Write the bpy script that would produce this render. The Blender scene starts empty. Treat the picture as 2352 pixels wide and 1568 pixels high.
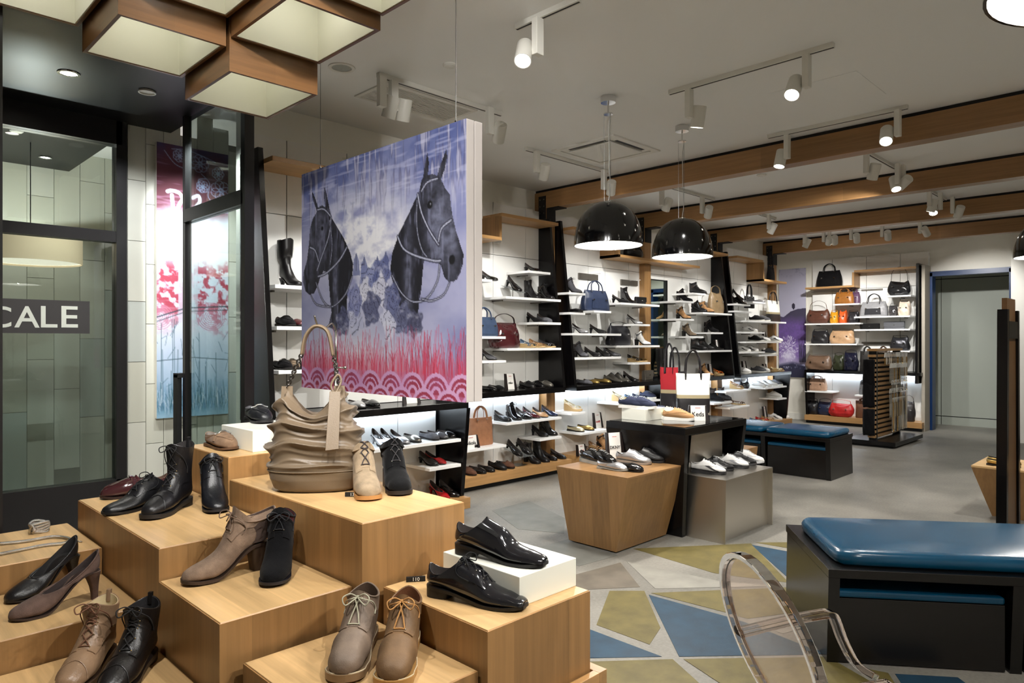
import bpy, bmesh, math, random
import numpy as np
from mathutils import Vector, Matrix
random.seed(7)
PI = math.pi
S2 = math.sqrt(.5)
SC = bpy.context.scene
COL = SC.collection
F = 1600.0                      # focal length in pixels of the 2352x1568 frame
EYE = Vector((0, 0, 1.5))

# ---------------------------------------------------------------- camera, world, exposure
cd = bpy.data.cameras.new('camera'); cam = bpy.data.objects.new('camera', cd); COL.objects.link(cam)
cam.location = EYE; cam.rotation_euler = (PI/2, 0, -PI/4)
cd.sensor_width = 36; cd.lens = 36*F/2352; cd.clip_start = .05; cd.clip_end = 100
SC.camera = cam
W = bpy.data.worlds.new('world'); SC.world = W; W.use_nodes = True
W.node_tree.nodes['Background'].inputs[0].default_value = (.8, .9, 1, 1)
W.node_tree.nodes['Background'].inputs[1].default_value = .05
SC.view_settings.view_transform = 'Standard'; SC.view_settings.look = 'None'
SC.view_settings.gamma = 1; SC.view_settings.use_curve_mapping = False
SC.view_settings.exposure = 0.36
SC.cycles.use_denoising = True
SC.cycles.use_adaptive_sampling = True; SC.cycles.adaptive_threshold = .1; SC.cycles.adaptive_min_samples = 16
SC.cycles.max_bounces = 6; SC.cycles.diffuse_bounces = 4; SC.cycles.glossy_bounces = 3
SC.cycles.transparent_max_bounces = 10; SC.cycles.transmission_bounces = 6
SC.cycles.caustics_reflective = False; SC.cycles.caustics_refractive = False
SC.cycles.sample_clamp_indirect = 4

# ---------------------------------------------------------------- pixel helpers
def ray(u, v):
    r = (u-1176)/F; d = (784-v)/F
    return Vector((S2+r*S2, S2-r*S2, d))
def on_z(u, v, z):
    d = ray(u, v); t = (z-1.5)/d.z; return EYE+d*t
def on_y(u, v, y):
    d = ray(u, v); return EYE+d*(y/d.y)
def on_x(u, v, x):
    d = ray(u, v); return EYE+d*(x/d.x)
def x_at(u, y): return on_y(u, 784, y).x
def y_at(u, x): return on_x(u, 784, x).y

# ---------------------------------------------------------------- materials
def lin(c):
    return tuple(((v/255+.055)/1.055)**2.4 if v > 10 else v/255/12.92 for v in c)
MATS = {}
def mat(name, col, rough=.5, metal=0., spec=.5, bump=0., bscale=60., var=0., vscale=8., coat=0., emit=None, estr=0., trans=0., ior=1.45, sheen=0., stretch=None):
    if name in MATS: return MATS[name]
    m = bpy.data.materials.new(name); m.use_nodes = True
    nt = m.node_tree; b = nt.nodes['Principled BSDF']; L = nt.links
    c = lin(col)
    b.inputs['Base Color'].default_value = (*c, 1); b.inputs['Roughness'].default_value = rough
    b.inputs['Metallic'].default_value = metal; b.inputs['Specular IOR Level'].default_value = spec
    b.inputs['IOR'].default_value = ior
    if coat: b.inputs['Coat Weight'].default_value = coat; b.inputs['Coat Roughness'].default_value = .08
    if trans: b.inputs['Transmission Weight'].default_value = trans
    if sheen: b.inputs['Sheen Weight'].default_value = sheen; b.inputs['Sheen Roughness'].default_value = .4
    if emit:
        b.inputs['Emission Color'].default_value = (*lin(emit), 1); b.inputs['Emission Strength'].default_value = estr
    if bump or var:
        tc = nt.nodes.new('ShaderNodeTexCoord'); src = tc.outputs['Object']
        if stretch:
            mp = nt.nodes.new('ShaderNodeMapping'); mp.inputs['Scale'].default_value = stretch
            L.new(src, mp.inputs[0]); src = mp.outputs[0]
    if var:
        n = nt.nodes.new('ShaderNodeTexNoise'); n.inputs['Scale'].default_value = vscale; n.inputs['Detail'].default_value = 5
        L.new(src, n.inputs['Vector'])
        r = nt.nodes.new('ShaderNodeValToRGB'); e = r.color_ramp.elements
        e[0].position = .3; e[1].position = .7
        e[0].color = (*[max(0, x*(1-var)) for x in c], 1); e[1].color = (*[min(1, x*(1+var)) for x in c], 1)
        L.new(n.outputs[0], r.inputs[0]); L.new(r.outputs[0], b.inputs['Base Color'])
    if bump:
        n2 = nt.nodes.new('ShaderNodeTexNoise'); n2.inputs['Scale'].default_value = bscale; n2.inputs['Detail'].default_value = 4
        L.new(src, n2.inputs['Vector'])
        bp = nt.nodes.new('ShaderNodeBump'); bp.inputs['Strength'].default_value = bump; bp.inputs['Distance'].default_value = .01
        L.new(n2.outputs[0], bp.inputs['Height']); L.new(bp.outputs[0], b.inputs['Normal'])
    MATS[name] = m; return m

def wood(name, col, axis=2, rough=.38, strip=.115):
    """oak veneer: strips of slightly different tone and fine grain along one axis"""
    if name in MATS: return MATS[name]
    m = bpy.data.materials.new(name); m.use_nodes = True
    nt = m.node_tree; b = nt.nodes['Principled BSDF']; L = nt.links; N = nt.nodes.new
    tc = N('ShaderNodeTexCoord')
    mp = N('ShaderNodeMapping'); sc = [42, 42, 42]; sc[axis] = 1.6; mp.inputs['Scale'].default_value = sc
    L.new(tc.outputs['Object'], mp.inputs[0])
    n = N('ShaderNodeTexNoise'); n.inputs['Scale'].default_value = 1; n.inputs['Detail'].default_value = 6; n.inputs['Roughness'].default_value = .62
    L.new(mp.outputs[0], n.inputs['Vector'])
    mp2 = N('ShaderNodeMapping'); s2 = [1/strip]*3; s2[axis] = .35; mp2.inputs['Scale'].default_value = s2
    L.new(tc.outputs['Object'], mp2.inputs[0])
    sn = N('ShaderNodeVectorMath'); sn.operation = 'FLOOR'; L.new(mp2.outputs[0], sn.inputs[0])
    wn = N('ShaderNodeTexWhiteNoise'); L.new(sn.outputs[0], wn.inputs[0])
    mx = N('ShaderNodeMath'); mx.operation = 'MULTIPLY_ADD'; mx.inputs[1].default_value = .32; L.new(wn.outputs[0], mx.inputs[0]); L.new(n.outputs[0], mx.inputs[2])
    r = N('ShaderNodeValToRGB'); e = r.color_ramp.elements; c = lin(col)
    e[0].position = .38; e[1].position = .95
    e[0].color = (*[x*.72 for x in c], 1); e[1].color = (*[min(1, x*1.18) for x in c], 1)
    L.new(mx.outputs[0], r.inputs[0]); L.new(r.outputs[0], b.inputs['Base Color'])
    b.inputs['Roughness'].default_value = rough
    bp = N('ShaderNodeBump'); bp.inputs['Strength'].default_value = .08; bp.inputs['Distance'].default_value = .003
    L.new(n.outputs[0], bp.inputs['Height']); L.new(bp.outputs[0], b.inputs['Normal'])
    MATS[name] = m; return m
def vcol(name, rough=.6):
    if name in MATS: return MATS[name]
    m = bpy.data.materials.new(name); m.use_nodes = True
    b = m.node_tree.nodes['Principled BSDF']; a = m.node_tree.nodes.new('ShaderNodeVertexColor'); a.layer_name = 'Col'
    m.node_tree.links.new(a.outputs[0], b.inputs['Base Color']); b.inputs['Roughness'].default_value = rough
    MATS[name] = m; return m

# ---------------------------------------------------------------- mesh builder
class MB:
    def __init__(s): s.v = []; s.f = []
    def add(s, vs, fs):
        o = len(s.v); s.v += [tuple(p) for p in vs]; s.f += [tuple(i+o for i in q) for q in fs]; return s
    def box(s, x0, x1, y0, y1, z0, z1):
        return s.add([(x, y, z) for z in (z0, z1) for y in (y0, y1) for x in (x0, x1)],
                     [(0, 2, 3, 1), (4, 5, 7, 6), (0, 1, 5, 4), (2, 6, 7, 3), (0, 4, 6, 2), (1, 3, 7, 5)])
    def hexa(s, b, t):
        """bottom and top quads, both counter clockwise seen from above"""
        return s.add(list(b)+list(t), [(3, 2, 1, 0), (4, 5, 6, 7), (0, 1, 5, 4), (1, 2, 6, 5), (2, 3, 7, 6), (3, 0, 4, 7)])
    def prism(s, pts, d):
        """polygon pts (3D) extruded by vector d"""
        n = len(pts); d = Vector(d); p = [Vector(q) for q in pts]
        return s.add(p+[q+d for q in p], [tuple(range(n-1, -1, -1)), tuple(range(n, 2*n))]+[(i, (i+1) % n, n+(i+1) % n, n+i) for i in range(n)])
    def loft(s, rings, cap0=True, cap1=True, close=True):
        n = len(rings[0]); o = len(s.v)
        for r in rings: s.v += [tuple(p) for p in r]
        m = n if close else n-1
        for k in range(len(rings)-1):
            for i in range(m):
                j = (i+1) % n
                s.f.append((o+k*n+i, o+k*n+j, o+(k+1)*n+j, o+(k+1)*n+i))
        if cap0: s.f.append(tuple(o+i for i in range(n-1, -1, -1)))
        if cap1: s.f.append(tuple(o+(len(rings)-1)*n+i for i in range(n)))
        return s
    def tube(s, path, r, n=8, cap=True, flat=None):
        """round (or flattened) tube along a path; r number or list"""
        P = [Vector(p) for p in path]; rings = []; up = Vector((0, 0, 1)); prev = None
        for i, p in enumerate(P):
            t = (P[min(i+1, len(P)-1)]-P[max(i-1, 0)])
            if t.length < 1e-9: t = Vector((0, 0, 1))
            t.normalize()
            if prev is None:
                a = t.cross(up)
                if a.length < 1e-3: a = t.cross(Vector((1, 0, 0)))
            else:
                a = prev-t*prev.dot(t)
                if a.length < 1e-4: a = t.cross(up)
            a.normalize(); prev = a; b = t.cross(a)
            rr = r[i] if isinstance(r, (list, tuple)) else r
            fb = rr if flat is None else flat
            rings.append([p+a*(math.cos(2*PI*k/n)*rr)+b*(math.sin(2*PI*k/n)*fb) for k in range(n)])
        return s.loft(rings, cap, cap)
    def lathe(s, prof, n=24, c=(0, 0, 0), cap0=False, cap1=False):
        return s.loft([[(c[0]+r*math.cos(2*PI*k/n), c[1]+r*math.sin(2*PI*k/n), c[2]+z) for k in range(n)] for r, z in prof], cap0, cap1)
    def sphere(s, c, r, n=8):
        return s.lathe([(max(r*math.sin(PI*k/n), 1e-5), -r*math.cos(PI*k/n)) for k in range(n+1)], 2*n if n < 6 else n+4, c)
    def mesh(s, name, m=None, smooth=False, angle=None):
        me = bpy.data.meshes.new(name); me.from_pydata(s.v, [], s.f)
        if m: me.materials.append(m)
        if smooth:
            me.polygons.foreach_set('use_smooth', [True]*len(me.polygons))
            if angle: me.set_sharp_from_angle(angle=math.radians(angle))
        me.update(); return me
    def build(s, name, m, parent=None, smooth=False, angle=None, bevel=0, seg=2):
        o = bpy.data.objects.new(name, s.mesh(name, m, smooth, angle)); COL.objects.link(o)
        if parent: o.parent = parent
        if bevel:
            bv = o.modifiers.new('bevel', 'BEVEL'); bv.width = bevel; bv.segments = seg; bv.limit_method = 'ANGLE'
        return o
def link(name, me, parent=None, loc=(0, 0, 0), rot=(0, 0, 0), sc=1):
    o = bpy.data.objects.new(name, me); COL.objects.link(o); o.parent = parent
    o.location = loc; o.rotation_euler = rot
    o.scale = (sc, sc, sc) if isinstance(sc, (int, float)) else sc
    return o
LABELS = {}
def tag(o, label, cat, group=None, kind=None):
    o['label'] = label
    if cat: o['category'] = cat
    if group: o['group'] = group
    if kind: o['kind'] = kind
    LABELS.setdefault(label, []).append(o)
    return o
def thing(name, label, cat, loc=(0, 0, 0), rz=0, group=None):
    o = bpy.data.objects.new(name, None); COL.objects.link(o); o.empty_display_size = .05
    o.location = loc; o.rotation_euler = (0, 0, rz); return tag(o, label, cat, group)
def struct(name, mb, m, label, cat):
    return tag(mb.build(name, m), label, cat, None, 'structure')
def text_mesh(body, size, m, depth=.001, align='CENTER', bold=0.):
    cu = bpy.data.curves.new('txt', 'FONT'); cu.body = body; cu.size = size; cu.align_x = align; cu.align_y = 'CENTER'
    cu.extrude = depth/2; cu.offset = bold; cu.resolution_u = 3
    o = bpy.data.objects.new('txt', cu); COL.objects.link(o)
    dg = bpy.context.evaluated_depsgraph_get(); me = bpy.data.meshes.new_from_object(o.evaluated_get(dg))
    bpy.data.objects.remove(o); bpy.data.curves.remove(cu)
    me.materials.clear(); me.materials.append(m); return me
def sstep(a, b, x):
    t = min(1, max(0, (x-a)/(b-a))); return t*t*(3-2*t)

# ---------------------------------------------------------------- shared materials
M_white = mat('white_paint', (236, 234, 226), .6)
M_wall = mat('wall_paint', (234, 231, 221), .75, bump=.05, bscale=180)
M_ceil = mat('ceiling_paint', (240, 240, 237), .8)
M_shelf = mat('white_lacquer', (244, 244, 242), .3, coat=.2)
M_black = mat('black_lacquer', (8, 7, 8), .25, spec=.4, var=.4, vscale=30, stretch=(1, 1, .1))
M_blackm = mat('black_matt', (14, 14, 15), .6)
M_metal = mat('brushed_nickel', (150, 146, 138), .32, 1.)
M_chrome = mat('chrome', (215, 215, 215), .08, 1.)
M_bar = mat('grey_bar', (120, 116, 108), .4, .6)
M_oak = wood('oak_vertical', (154, 116, 72), 2)
M_oakx = wood('oak_lengthwise_x', (178, 136, 86), 0)
M_oaky = wood('oak_lengthwise_y', (178, 136, 86), 1)
M_beam = wood('oak_beam', (156, 117, 75), 1, strip=.4)
M_top = wood('oak_pale_top', (202, 166, 116), 1, rough=.33)  # box tops paler: the light falling on them is put into the colour
M_acryl = mat('clear_acrylic', (250, 250, 250), .02, trans=1., ior=1.3)

def thin_glass(name, tint, refl=.06):
    m = bpy.data.materials.new(name); m.use_nodes = True; nt = m.node_tree; N = nt.nodes.new; L = nt.links
    nt.nodes.remove(nt.nodes['Principled BSDF']); out = nt.nodes['Material Output']
    t = N('ShaderNodeBsdfTransparent'); t.inputs[0].default_value = (*tint, 1); g = N('ShaderNodeBsdfGlossy'); g.inputs['Roughness'].default_value = .01
    lw = N('ShaderNodeLayerWeight'); pw = N('ShaderNodeMath'); pw.operation = 'POWER'; pw.inputs[1].default_value = 4; L.new(lw.outputs['Facing'], pw.inputs[0])
    f = N('ShaderNodeMath'); f.operation = 'MULTIPLY_ADD'; f.inputs[1].default_value = .7; f.inputs[2].default_value = refl*.5; L.new(pw.outputs[0], f.inputs[0]); mx = N('ShaderNodeMixShader')
    L.new(f.outputs[0], mx.inputs[0]); L.new(t.outputs[0], mx.inputs[1]); L.new(g.outputs[0], mx.inputs[2]); L.new(mx.outputs[0], out.inputs[0]); MATS[name] = m; return m
# ================================================================ STRUCTURE
CEIL = 3.28
YW, XB = 5.65, 13.4             # left wall plane, back wall plane
def concrete():
    m = bpy.data.materials.new('polished_concrete'); m.use_nodes = True; nt = m.node_tree; b = nt.nodes['Principled BSDF']; N = nt.nodes.new; L = nt.links
    tc = N('ShaderNodeTexCoord')
    n1 = N('ShaderNodeTexNoise'); n1.inputs['Scale'].default_value = 1.1; n1.inputs['Detail'].default_value = 7; n1.inputs['Roughness'].default_value = .6
    n2 = N('ShaderNodeTexNoise'); n2.inputs['Scale'].default_value = 55; n2.inputs['Detail'].default_value = 3
    L.new(tc.outputs['Object'], n1.inputs['Vector']); L.new(tc.outputs['Object'], n2.inputs['Vector'])
    a = N('ShaderNodeMath'); a.operation = 'MULTIPLY_ADD'; a.inputs[1].default_value = .35; L.new(n2.outputs[0], a.inputs[0]); L.new(n1.outputs[0], a.inputs[2])
    r = N('ShaderNodeValToRGB'); e = r.color_ramp.elements; e[0].position = .45; e[1].position = .85
    e[0].color = (*lin((100, 98, 92)), 1); e[1].color = (*lin((146, 142, 133)), 1)
    L.new(a.outputs[0], r.inputs[0]); L.new(r.outputs[0], b.inputs['Base Color'])
    rr = N('ShaderNodeMapRange'); rr.inputs[3].default_value = .35; rr.inputs[4].default_value = .6; L.new(n1.outputs[0], rr.inputs[0]); L.new(rr.outputs[0], b.inputs['Roughness'])
    return m
M_floor = concrete()
floor = struct('floor', MB().box(-1.6, 15, -1.6, 9, -.1, 0), M_floor, 'grey polished concrete floor of the shoe shop', 'floor')
struct('ceiling', MB().box(-1.6, 15, -1.6, 9, CEIL, CEIL+.1), M_ceil, 'white plastered ceiling above the shop floor', 'ceiling')
# painted triangles on the concrete, each a thin coat of paint
M_py = mat('mustard_floor_paint', (100, 90, 48), .55, var=.22, vscale=9, bump=.05, bscale=90)
M_pb = mat('blue_floor_paint', (27, 58, 78), .55, var=.25, vscale=9, bump=.05, bscale=90)
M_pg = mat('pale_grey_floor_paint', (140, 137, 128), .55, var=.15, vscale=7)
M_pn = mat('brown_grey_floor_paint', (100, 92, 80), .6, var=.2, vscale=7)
TRI = [  # pixel corners, paint
    ([(1130, 1172), (1215, 1150), (1298, 1190), (1296, 1225), (1190, 1215)], 'd'), ([(1215, 1262), (1305, 1238), (1420, 1275), (1330, 1300)], 'd'),
    ([(1455, 1260), (1725, 1248), (1812, 1338), (1640, 1316)], 'y'), ([(1726, 1251), (1840, 1272), (1840, 1345), (1822, 1338)], 'b'),
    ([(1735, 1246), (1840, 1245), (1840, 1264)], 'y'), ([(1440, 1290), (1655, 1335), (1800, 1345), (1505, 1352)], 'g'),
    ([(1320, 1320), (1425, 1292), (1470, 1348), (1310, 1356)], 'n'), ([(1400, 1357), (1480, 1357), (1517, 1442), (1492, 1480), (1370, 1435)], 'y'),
    ([(1495, 1362), (1830, 1348), (1832, 1405), (1720, 1420)], 'y'), ([(1490, 1366), (1712, 1428), (1900, 1502), (1560, 1508)], 'b'),
    ([(1340, 1440), (1520, 1508), (1330, 1512)], 'b'), ([(1345, 1520), (1545, 1514), (1640, 1600), (1330, 1600)], 'y'),
    ([(1570, 1514), (1900, 1508), (2060, 1600), (1700, 1600)], 'y'), ([(2056, 1548), (2200, 1556), (2260, 1600), (2090, 1600)], 'b'),
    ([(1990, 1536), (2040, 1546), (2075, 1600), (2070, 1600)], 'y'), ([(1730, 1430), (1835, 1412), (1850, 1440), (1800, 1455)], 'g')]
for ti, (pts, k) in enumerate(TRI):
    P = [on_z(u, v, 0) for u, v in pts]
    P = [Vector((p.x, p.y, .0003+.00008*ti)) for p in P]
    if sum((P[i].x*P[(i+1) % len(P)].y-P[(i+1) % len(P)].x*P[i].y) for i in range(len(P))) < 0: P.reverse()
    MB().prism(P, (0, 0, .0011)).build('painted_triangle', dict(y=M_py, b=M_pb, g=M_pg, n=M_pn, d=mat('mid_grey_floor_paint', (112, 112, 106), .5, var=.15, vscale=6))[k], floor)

# left wall in three steps, back wall with door opening, unseen right and front walls
struct('wall_left', MB().box(4.05, 12.2, YW, YW+.1, 0, CEIL).box(4.0, 4.05, 5.02, YW+.1, 0, CEIL), M_wall, 'off-white plastered wall behind the white shelving bays', 'wall')
struct('wall_left_step', MB().box(12.2, 12.25, YW, 6.1, 0, CEIL).box(12.2, XB, 6.1, 6.2, 0, CEIL), M_wall, 'off-white recessed wall corner beside the purple poster', 'wall')
struct('wall_left_return', MB().box(2.215, 4.0, 5.02, 5.12, 0, CEIL), M_wall, 'off-white wall behind the tall boot shelves', 'wall')
wb = MB().box(XB, XB+.12, 3.36, 6.2, 0, CEIL).box(XB, XB+.12, 2.16, 3.36, 2.63, CEIL).box(XB, XB+.12, -1.6, 2.16, 0, CEIL)
struct('wall_back', wb, M_wall, 'off-white back wall around the blue-framed opening', 'wall')
struct('wall_right', MB().box(-1.6, XB, -1.7, -1.6, 0, CEIL), M_wall, 'off-white side wall', 'wall')
struct('wall_front', MB().box(-1.7, -1.6, -1.6, 9, 0, CEIL), M_wall, 'off-white wall behind the viewer', 'wall')
pl = on_x(2322, 784, 12.6)
struct('wall_pier', MB().box(12.6, XB, 1.4, pl.y, 0, CEIL), M_white, 'white wall pier right of the blue door frame', 'wall')
struct('baseboard_back', MB().box(XB-.02, XB, 3.46, 6.1, 0, .12), M_white, 'low off-white baseboard along the back wall', 'baseboard')
# blue door frame and the grey passage behind it
M_blue = mat('blue_frame_paint', (10, 46, 92), .35)
M_grey = mat('grey_green_panel', (176, 182, 172), .5)
dr = thing('door_1', 'blue metal door frame around the grey-panelled passage', 'door', (XB, 2.8, 0)); dr['kind'] = 'structure'
q = -2.8
MB().box(-.06, .14, 3.30+q, 3.39+q, 0, 2.66).build('door_jamb', M_blue, dr); MB().box(-.06, .14, 2.16+q, 2.23+q, 0, 2.66).build('door_jamb', M_blue, dr)
MB().box(-.06, .14, 2.16+q, 3.39+q, 2.60, 2.68).build('door_head', M_blue, dr)
struct('wall_passage', MB().box(14.45, 14.5, 1.0, 4.6, 0, CEIL).box(XB+.12, 14.5, 4.5, 4.6, 0, CEIL).box(XB+.12, 14.5, .95, 1.0, 0, CEIL), M_grey, 'grey wall at the end of the passage', 'wall')
pw = thing('wall_panelling', 'pale grey wall panels seen through the blue door frame', 'panel', (14.42, 2.8, 0))
for y0, y1 in ((-1.6, -.42), (-.41, .62), (.63, 1.6)):
    MB().box(0, .03, y0, y1, .16, 2.62).build('wall_panel', M_grey, pw); MB().box(.004, .03, y0, y1, 0, .145).build('skirting_panel', M_grey, pw)
    MB().box(.004, .03, y0, y1, 2.635, 3.2).build('head_panel', M_grey, pw)
MB().box(.02, .03, -1.6, 1.6, 0, 3.2).build('joint_backing', M_blackm, pw)

# black soffit over the window display, tile wall, glazing
struct('ceiling_soffit', MB().box(-1.6, 1.69, 1.9, 8.5, 3.1, CEIL).box(1.69, 1.93, 3.5, 5.65, 3.1, CEIL), mat('black_gloss_soffit', (12, 12, 13), .4, spec=.3), 'black glossy lowered ceiling over the window display', 'ceiling')
M_tile = mat('pale_tile', (206, 206, 194), .35); M_tile2 = mat('pale_tile_warm', (198, 198, 184), .35); M_tile3 = mat('pale_tile_cool', (190, 195, 188), .35)
tw = struct('wall_tiled', MB().box(1.62, 3.9, YW, YW+.1, 0, 3.1), mat('tile_grout', (150, 148, 138), .8), 'wall of tall pale tiles behind the red and blue poster', 'wall')
tw2 = struct('wall_tiled_far', MB().box(-1.6, 3.9, 7.6, 7.7, 0, 3.1), MATS['tile_grout'], 'far wall of tall pale tiles behind the left window', 'wall')
def tiles(parent, y, x0, x1, wd, ht):
    me = {}
    for k, m in enumerate((M_tile, M_tile2, M_tile3)): me[k] = MB().box(0, wd-.004, 0, .012, 0, ht-.004).mesh('tile', m)
    x = x0; i = 0
    while x < x1:
        z = -ht*((i*.37) % 1)
        while z < 3.05:
            if z > -ht*.5: link('tile', me[random.choice((0, 0, 0, 1, 1, 2))], parent, (x, y-.012, max(z, 0)))
            z += ht
        x += wd; i += 1
tiles(tw, YW, 1.63, 2.6, .125, .45)
tiles(tw2, 7.6, .1, 2.2, .21, .75)
M_glass = thin_glass('window_glass', (.80, .86, .84))
M_frame = mat('dark_frame', (26, 24, 25), .35)
wn = thing('window_1', 'dark-framed shop window with transom and dark lettered band', 'window', (0, YW, 0)); wn['kind'] = 'structure'
xr = x_at(275, YW)
MB().box(xr-.035, xr+.035, -.05, .06, 0, 3.1).build('mullion', M_frame, wn)
MB().box(-1.0, xr, -.04, .05, 2.22, 2.30).build('transom', M_frame, wn)
MB().box(-1.0, xr, -.05, .06, 2.93, 3.1).build('window_head', M_frame, wn)
MB().box(-1.0, xr, -.05, .06, 0, .50).build('window_sill', M_frame, wn)
MB().box(-1.0, xr-.035, 0, .008, .50, 2.22).build('pane', M_glass, wn); MB().box(-1.0, xr-.035, 0, .008, 2.30, 2.93).build('pane', M_glass, wn)
p0 = on_y(206, 727, YW-.004); p1 = on_y(206, 766, YW-.004)
p2 = on_y(206, 692, YW-.004); x_l = x_at(-60, YW)
bd = MB().box(x_l, p0.x, -.004, -.002, p1.z, p2.z).build('sign_band', mat('dark_sign_band', (52, 50, 50), .4), wn)
M_let = mat('sign_letter', (196, 200, 190), .5)
for ch, u0, u1 in (('C', -24, 26), ('A', 33, 91), ('L', 94, 132), ('E', 141, 179)):
    a = on_y(u0, 728, YW-.006); b2 = on_y(u1, 728, YW-.006); zt = on_y((u0+u1)/2, 703, YW).z; zb = on_y((u0+u1)/2, 752, YW).z
    me = text_mesh(ch, 1, M_let, .002, 'LEFT', .012)
    xs = [v.co.x for v in me.vertices]; ys = [v.co.y for v in me.vertices]
    for v in me.vertices: v.co = ((v.co.x-min(xs))/(max(xs)-min(xs))*(b2.x-a.x), (v.co.y-min(ys))/(max(ys)-min(ys))*(zt-zb), v.co.z)
    link('sign_letter', me, bd, (a.x, -.0055, zb), (PI/2, 0, 0))
# glass side door standing across the entrance
gd = thing('door_2', 'dark-framed glass door with transom and black pull handle', 'door', (1.87, 4.7, 0)); gd['kind'] = 'structure'
ya, yb = y_at(430, 1.87)-4.7, y_at(568, 1.87)-4.7
MB().box(-.022, .022, ya-.02, ya+.025, 0, 3.1).build('door_post', M_frame, gd)
MB().box(-.03, .03, yb-.03, yb+.025, 0, 3.1).build('door_post', M_frame, gd)
MB().box(-.03, .03, yb, ya, 2.34, 2.43).build('transom', M_frame, gd)
MB().box(-.005, .005, yb, ya, .05, 2.34).build('pane', M_glass, gd); MB().box(-.005, .005, yb, ya, 2.43, 3.08).build('pane', M_glass, gd)
MB().box(-.03, .03, yb, ya, 0, .05).build('bottom_rail', M_frame, gd)
hz = on_x(405, 858, 1.87).z
MB().box(-.06, -.03, ya+.02, ya+.10, hz-.5, hz).box(-.06, .0, ya, ya+.10, hz-.02, hz+.01).box(-.06, 0, ya, ya+.10, hz-.52, hz-.49).build('pull_handle', M_blackm, gd)
# dark jamb at the left edge of the view
jb = struct('door_3', MB().box(.1, .2, 0, .2, 0, 3.1), M_frame, 'dark window jamb at the left edge', 'door')
p = on_z(-6, 1568, .5); jb.location = (on_z(6, 1400, .4).x-.2, on_z(6, 1400, .4).y, 0)

# ---------------------------------------------------------------- beams with posts and brackets
BX = [6.03, 8.03, 10.03, 12.0]
ORD = ['nearest', 'second', 'third', 'farthest']
for i, x in enumerate(BX):
    b = thing('ceiling_beam', f'{ORD[i]} oak ceiling beam on its wall post', 'beam', (x, 0, 0), 0, 'oak ceiling beams')
    MB().box(0, .15, -1.6, YW, 3.055, 3.25).build('beam', M_beam, b, bevel=.003)
    MB().box(.02, .13, -1.6, YW, 3.25, CEIL).build('shadow_gap', M_blackm, b)
    MB().box(0, .15, 5.46, YW, 0, 3.055).build('post', M_oak, b, bevel=.003)
    pm = MB().box(-.008, 0, 5.47, 5.58, 2.86, 3.2).box(.0, .15, 5.452, 5.46, 2.86, 3.05).box(0, .15, 5.28, 5.46, 3.045, 3.055)
    br = pm.build('bracket', M_blackm, b)
    for zz in (2.92, 3.0, 3.08, 3.16):
        for yy in (5.495, 5.555):
            MB().lathe([(.007, 0), (.007, .004), (.001, .006)], 8).build('bolt', M_metal, br).matrix_local = Matrix.Translation((-.008, yy, zz)) @ Matrix.Rotation(-PI/2, 4, 'Y')

# ---------------------------------------------------------------- hanging lattice of open oak boxes
M_cream = mat('cream_lining', (240, 240, 226), .6)
M_lat = wood('oak_lattice', (112, 78, 46), 0, strip=.5)
CX = [(.40, .805), (.82, 1.235), (1.25, 1.665)]; RY = [(1.94, 2.425), (2.44, 2.94), (2.955, 3.46)]
LAT = [(0, 2, 2.86, 'topmost left'), (1, 2, 2.755, 'left of the lower two'), (2, 2, 2.655, 'lowest hanging'), (1, 1, 2.87, 'upper middle'), (2, 1, 2.795, 'right, largest in view'), (2, 0, 2.85, 'far right, cut by the top edge'), (0, 1, 2.95, 'unlit corner'), (1, 0, 2.95, 'behind the middle one')]
for c, r, z, w in LAT:
    x0, x1 = CX[c]; y0, y1 = RY[r]; t = .014
    o = thing('ceiling_box', f'open oak ceiling box with cream lining, {w}', 'ceiling box', ((x0+x1)/2, (y0+y1)/2, z), 0, 'oak boxes hanging over the display')
    a, b2, h = (x1-x0)/2, (y1-y0)/2, 3.1-z
    for s in (-1, 1):
        MB().box(-a, a, min(s*b2, s*(b2-t)), max(s*b2, s*(b2-t)), 0, h).build('side_panel', M_lat, o)
        MB().box(min(s*a, s*(a-t)), max(s*a, s*(a-t)), -b2+t, b2-t, 0, h).build('end_panel', wood('oak_lattice_y', (112, 78, 46), 1, strip=.5), o)
    a -= t; b2 -= t; e = .004
    lm = MB().box(-a, a, -b2, -b2+e, .004, h).box(-a, a, b2-e, b2, .004, h).box(-a, -a+e, -b2+e, b2-e, .004, h).box(a-e, a, -b2+e, b2-e, .004, h).box(-a, a, -b2, b2, h-.04, h-.03)
    lm.build('cream_lining', M_cream, o)
    MB().lathe([(.05, h-.042), (.001, h-.042)], 20).build('lamp_disc', mat('box_lamp', (255, 250, 235), .5, emit=(255, 244, 214), estr=1.2), o)  # glowing disc and point light added to brighten the cream lining
    ld = bpy.data.lights.new('box_glow', 'POINT'); ld.energy = .5; ld.shadow_soft_size = .04; ld.color = (1, .98, .92)
    lo = bpy.data.objects.new('box_glow', ld); COL.objects.link(lo); lo.parent = o; lo.location = (0, 0, h-.09)

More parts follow.
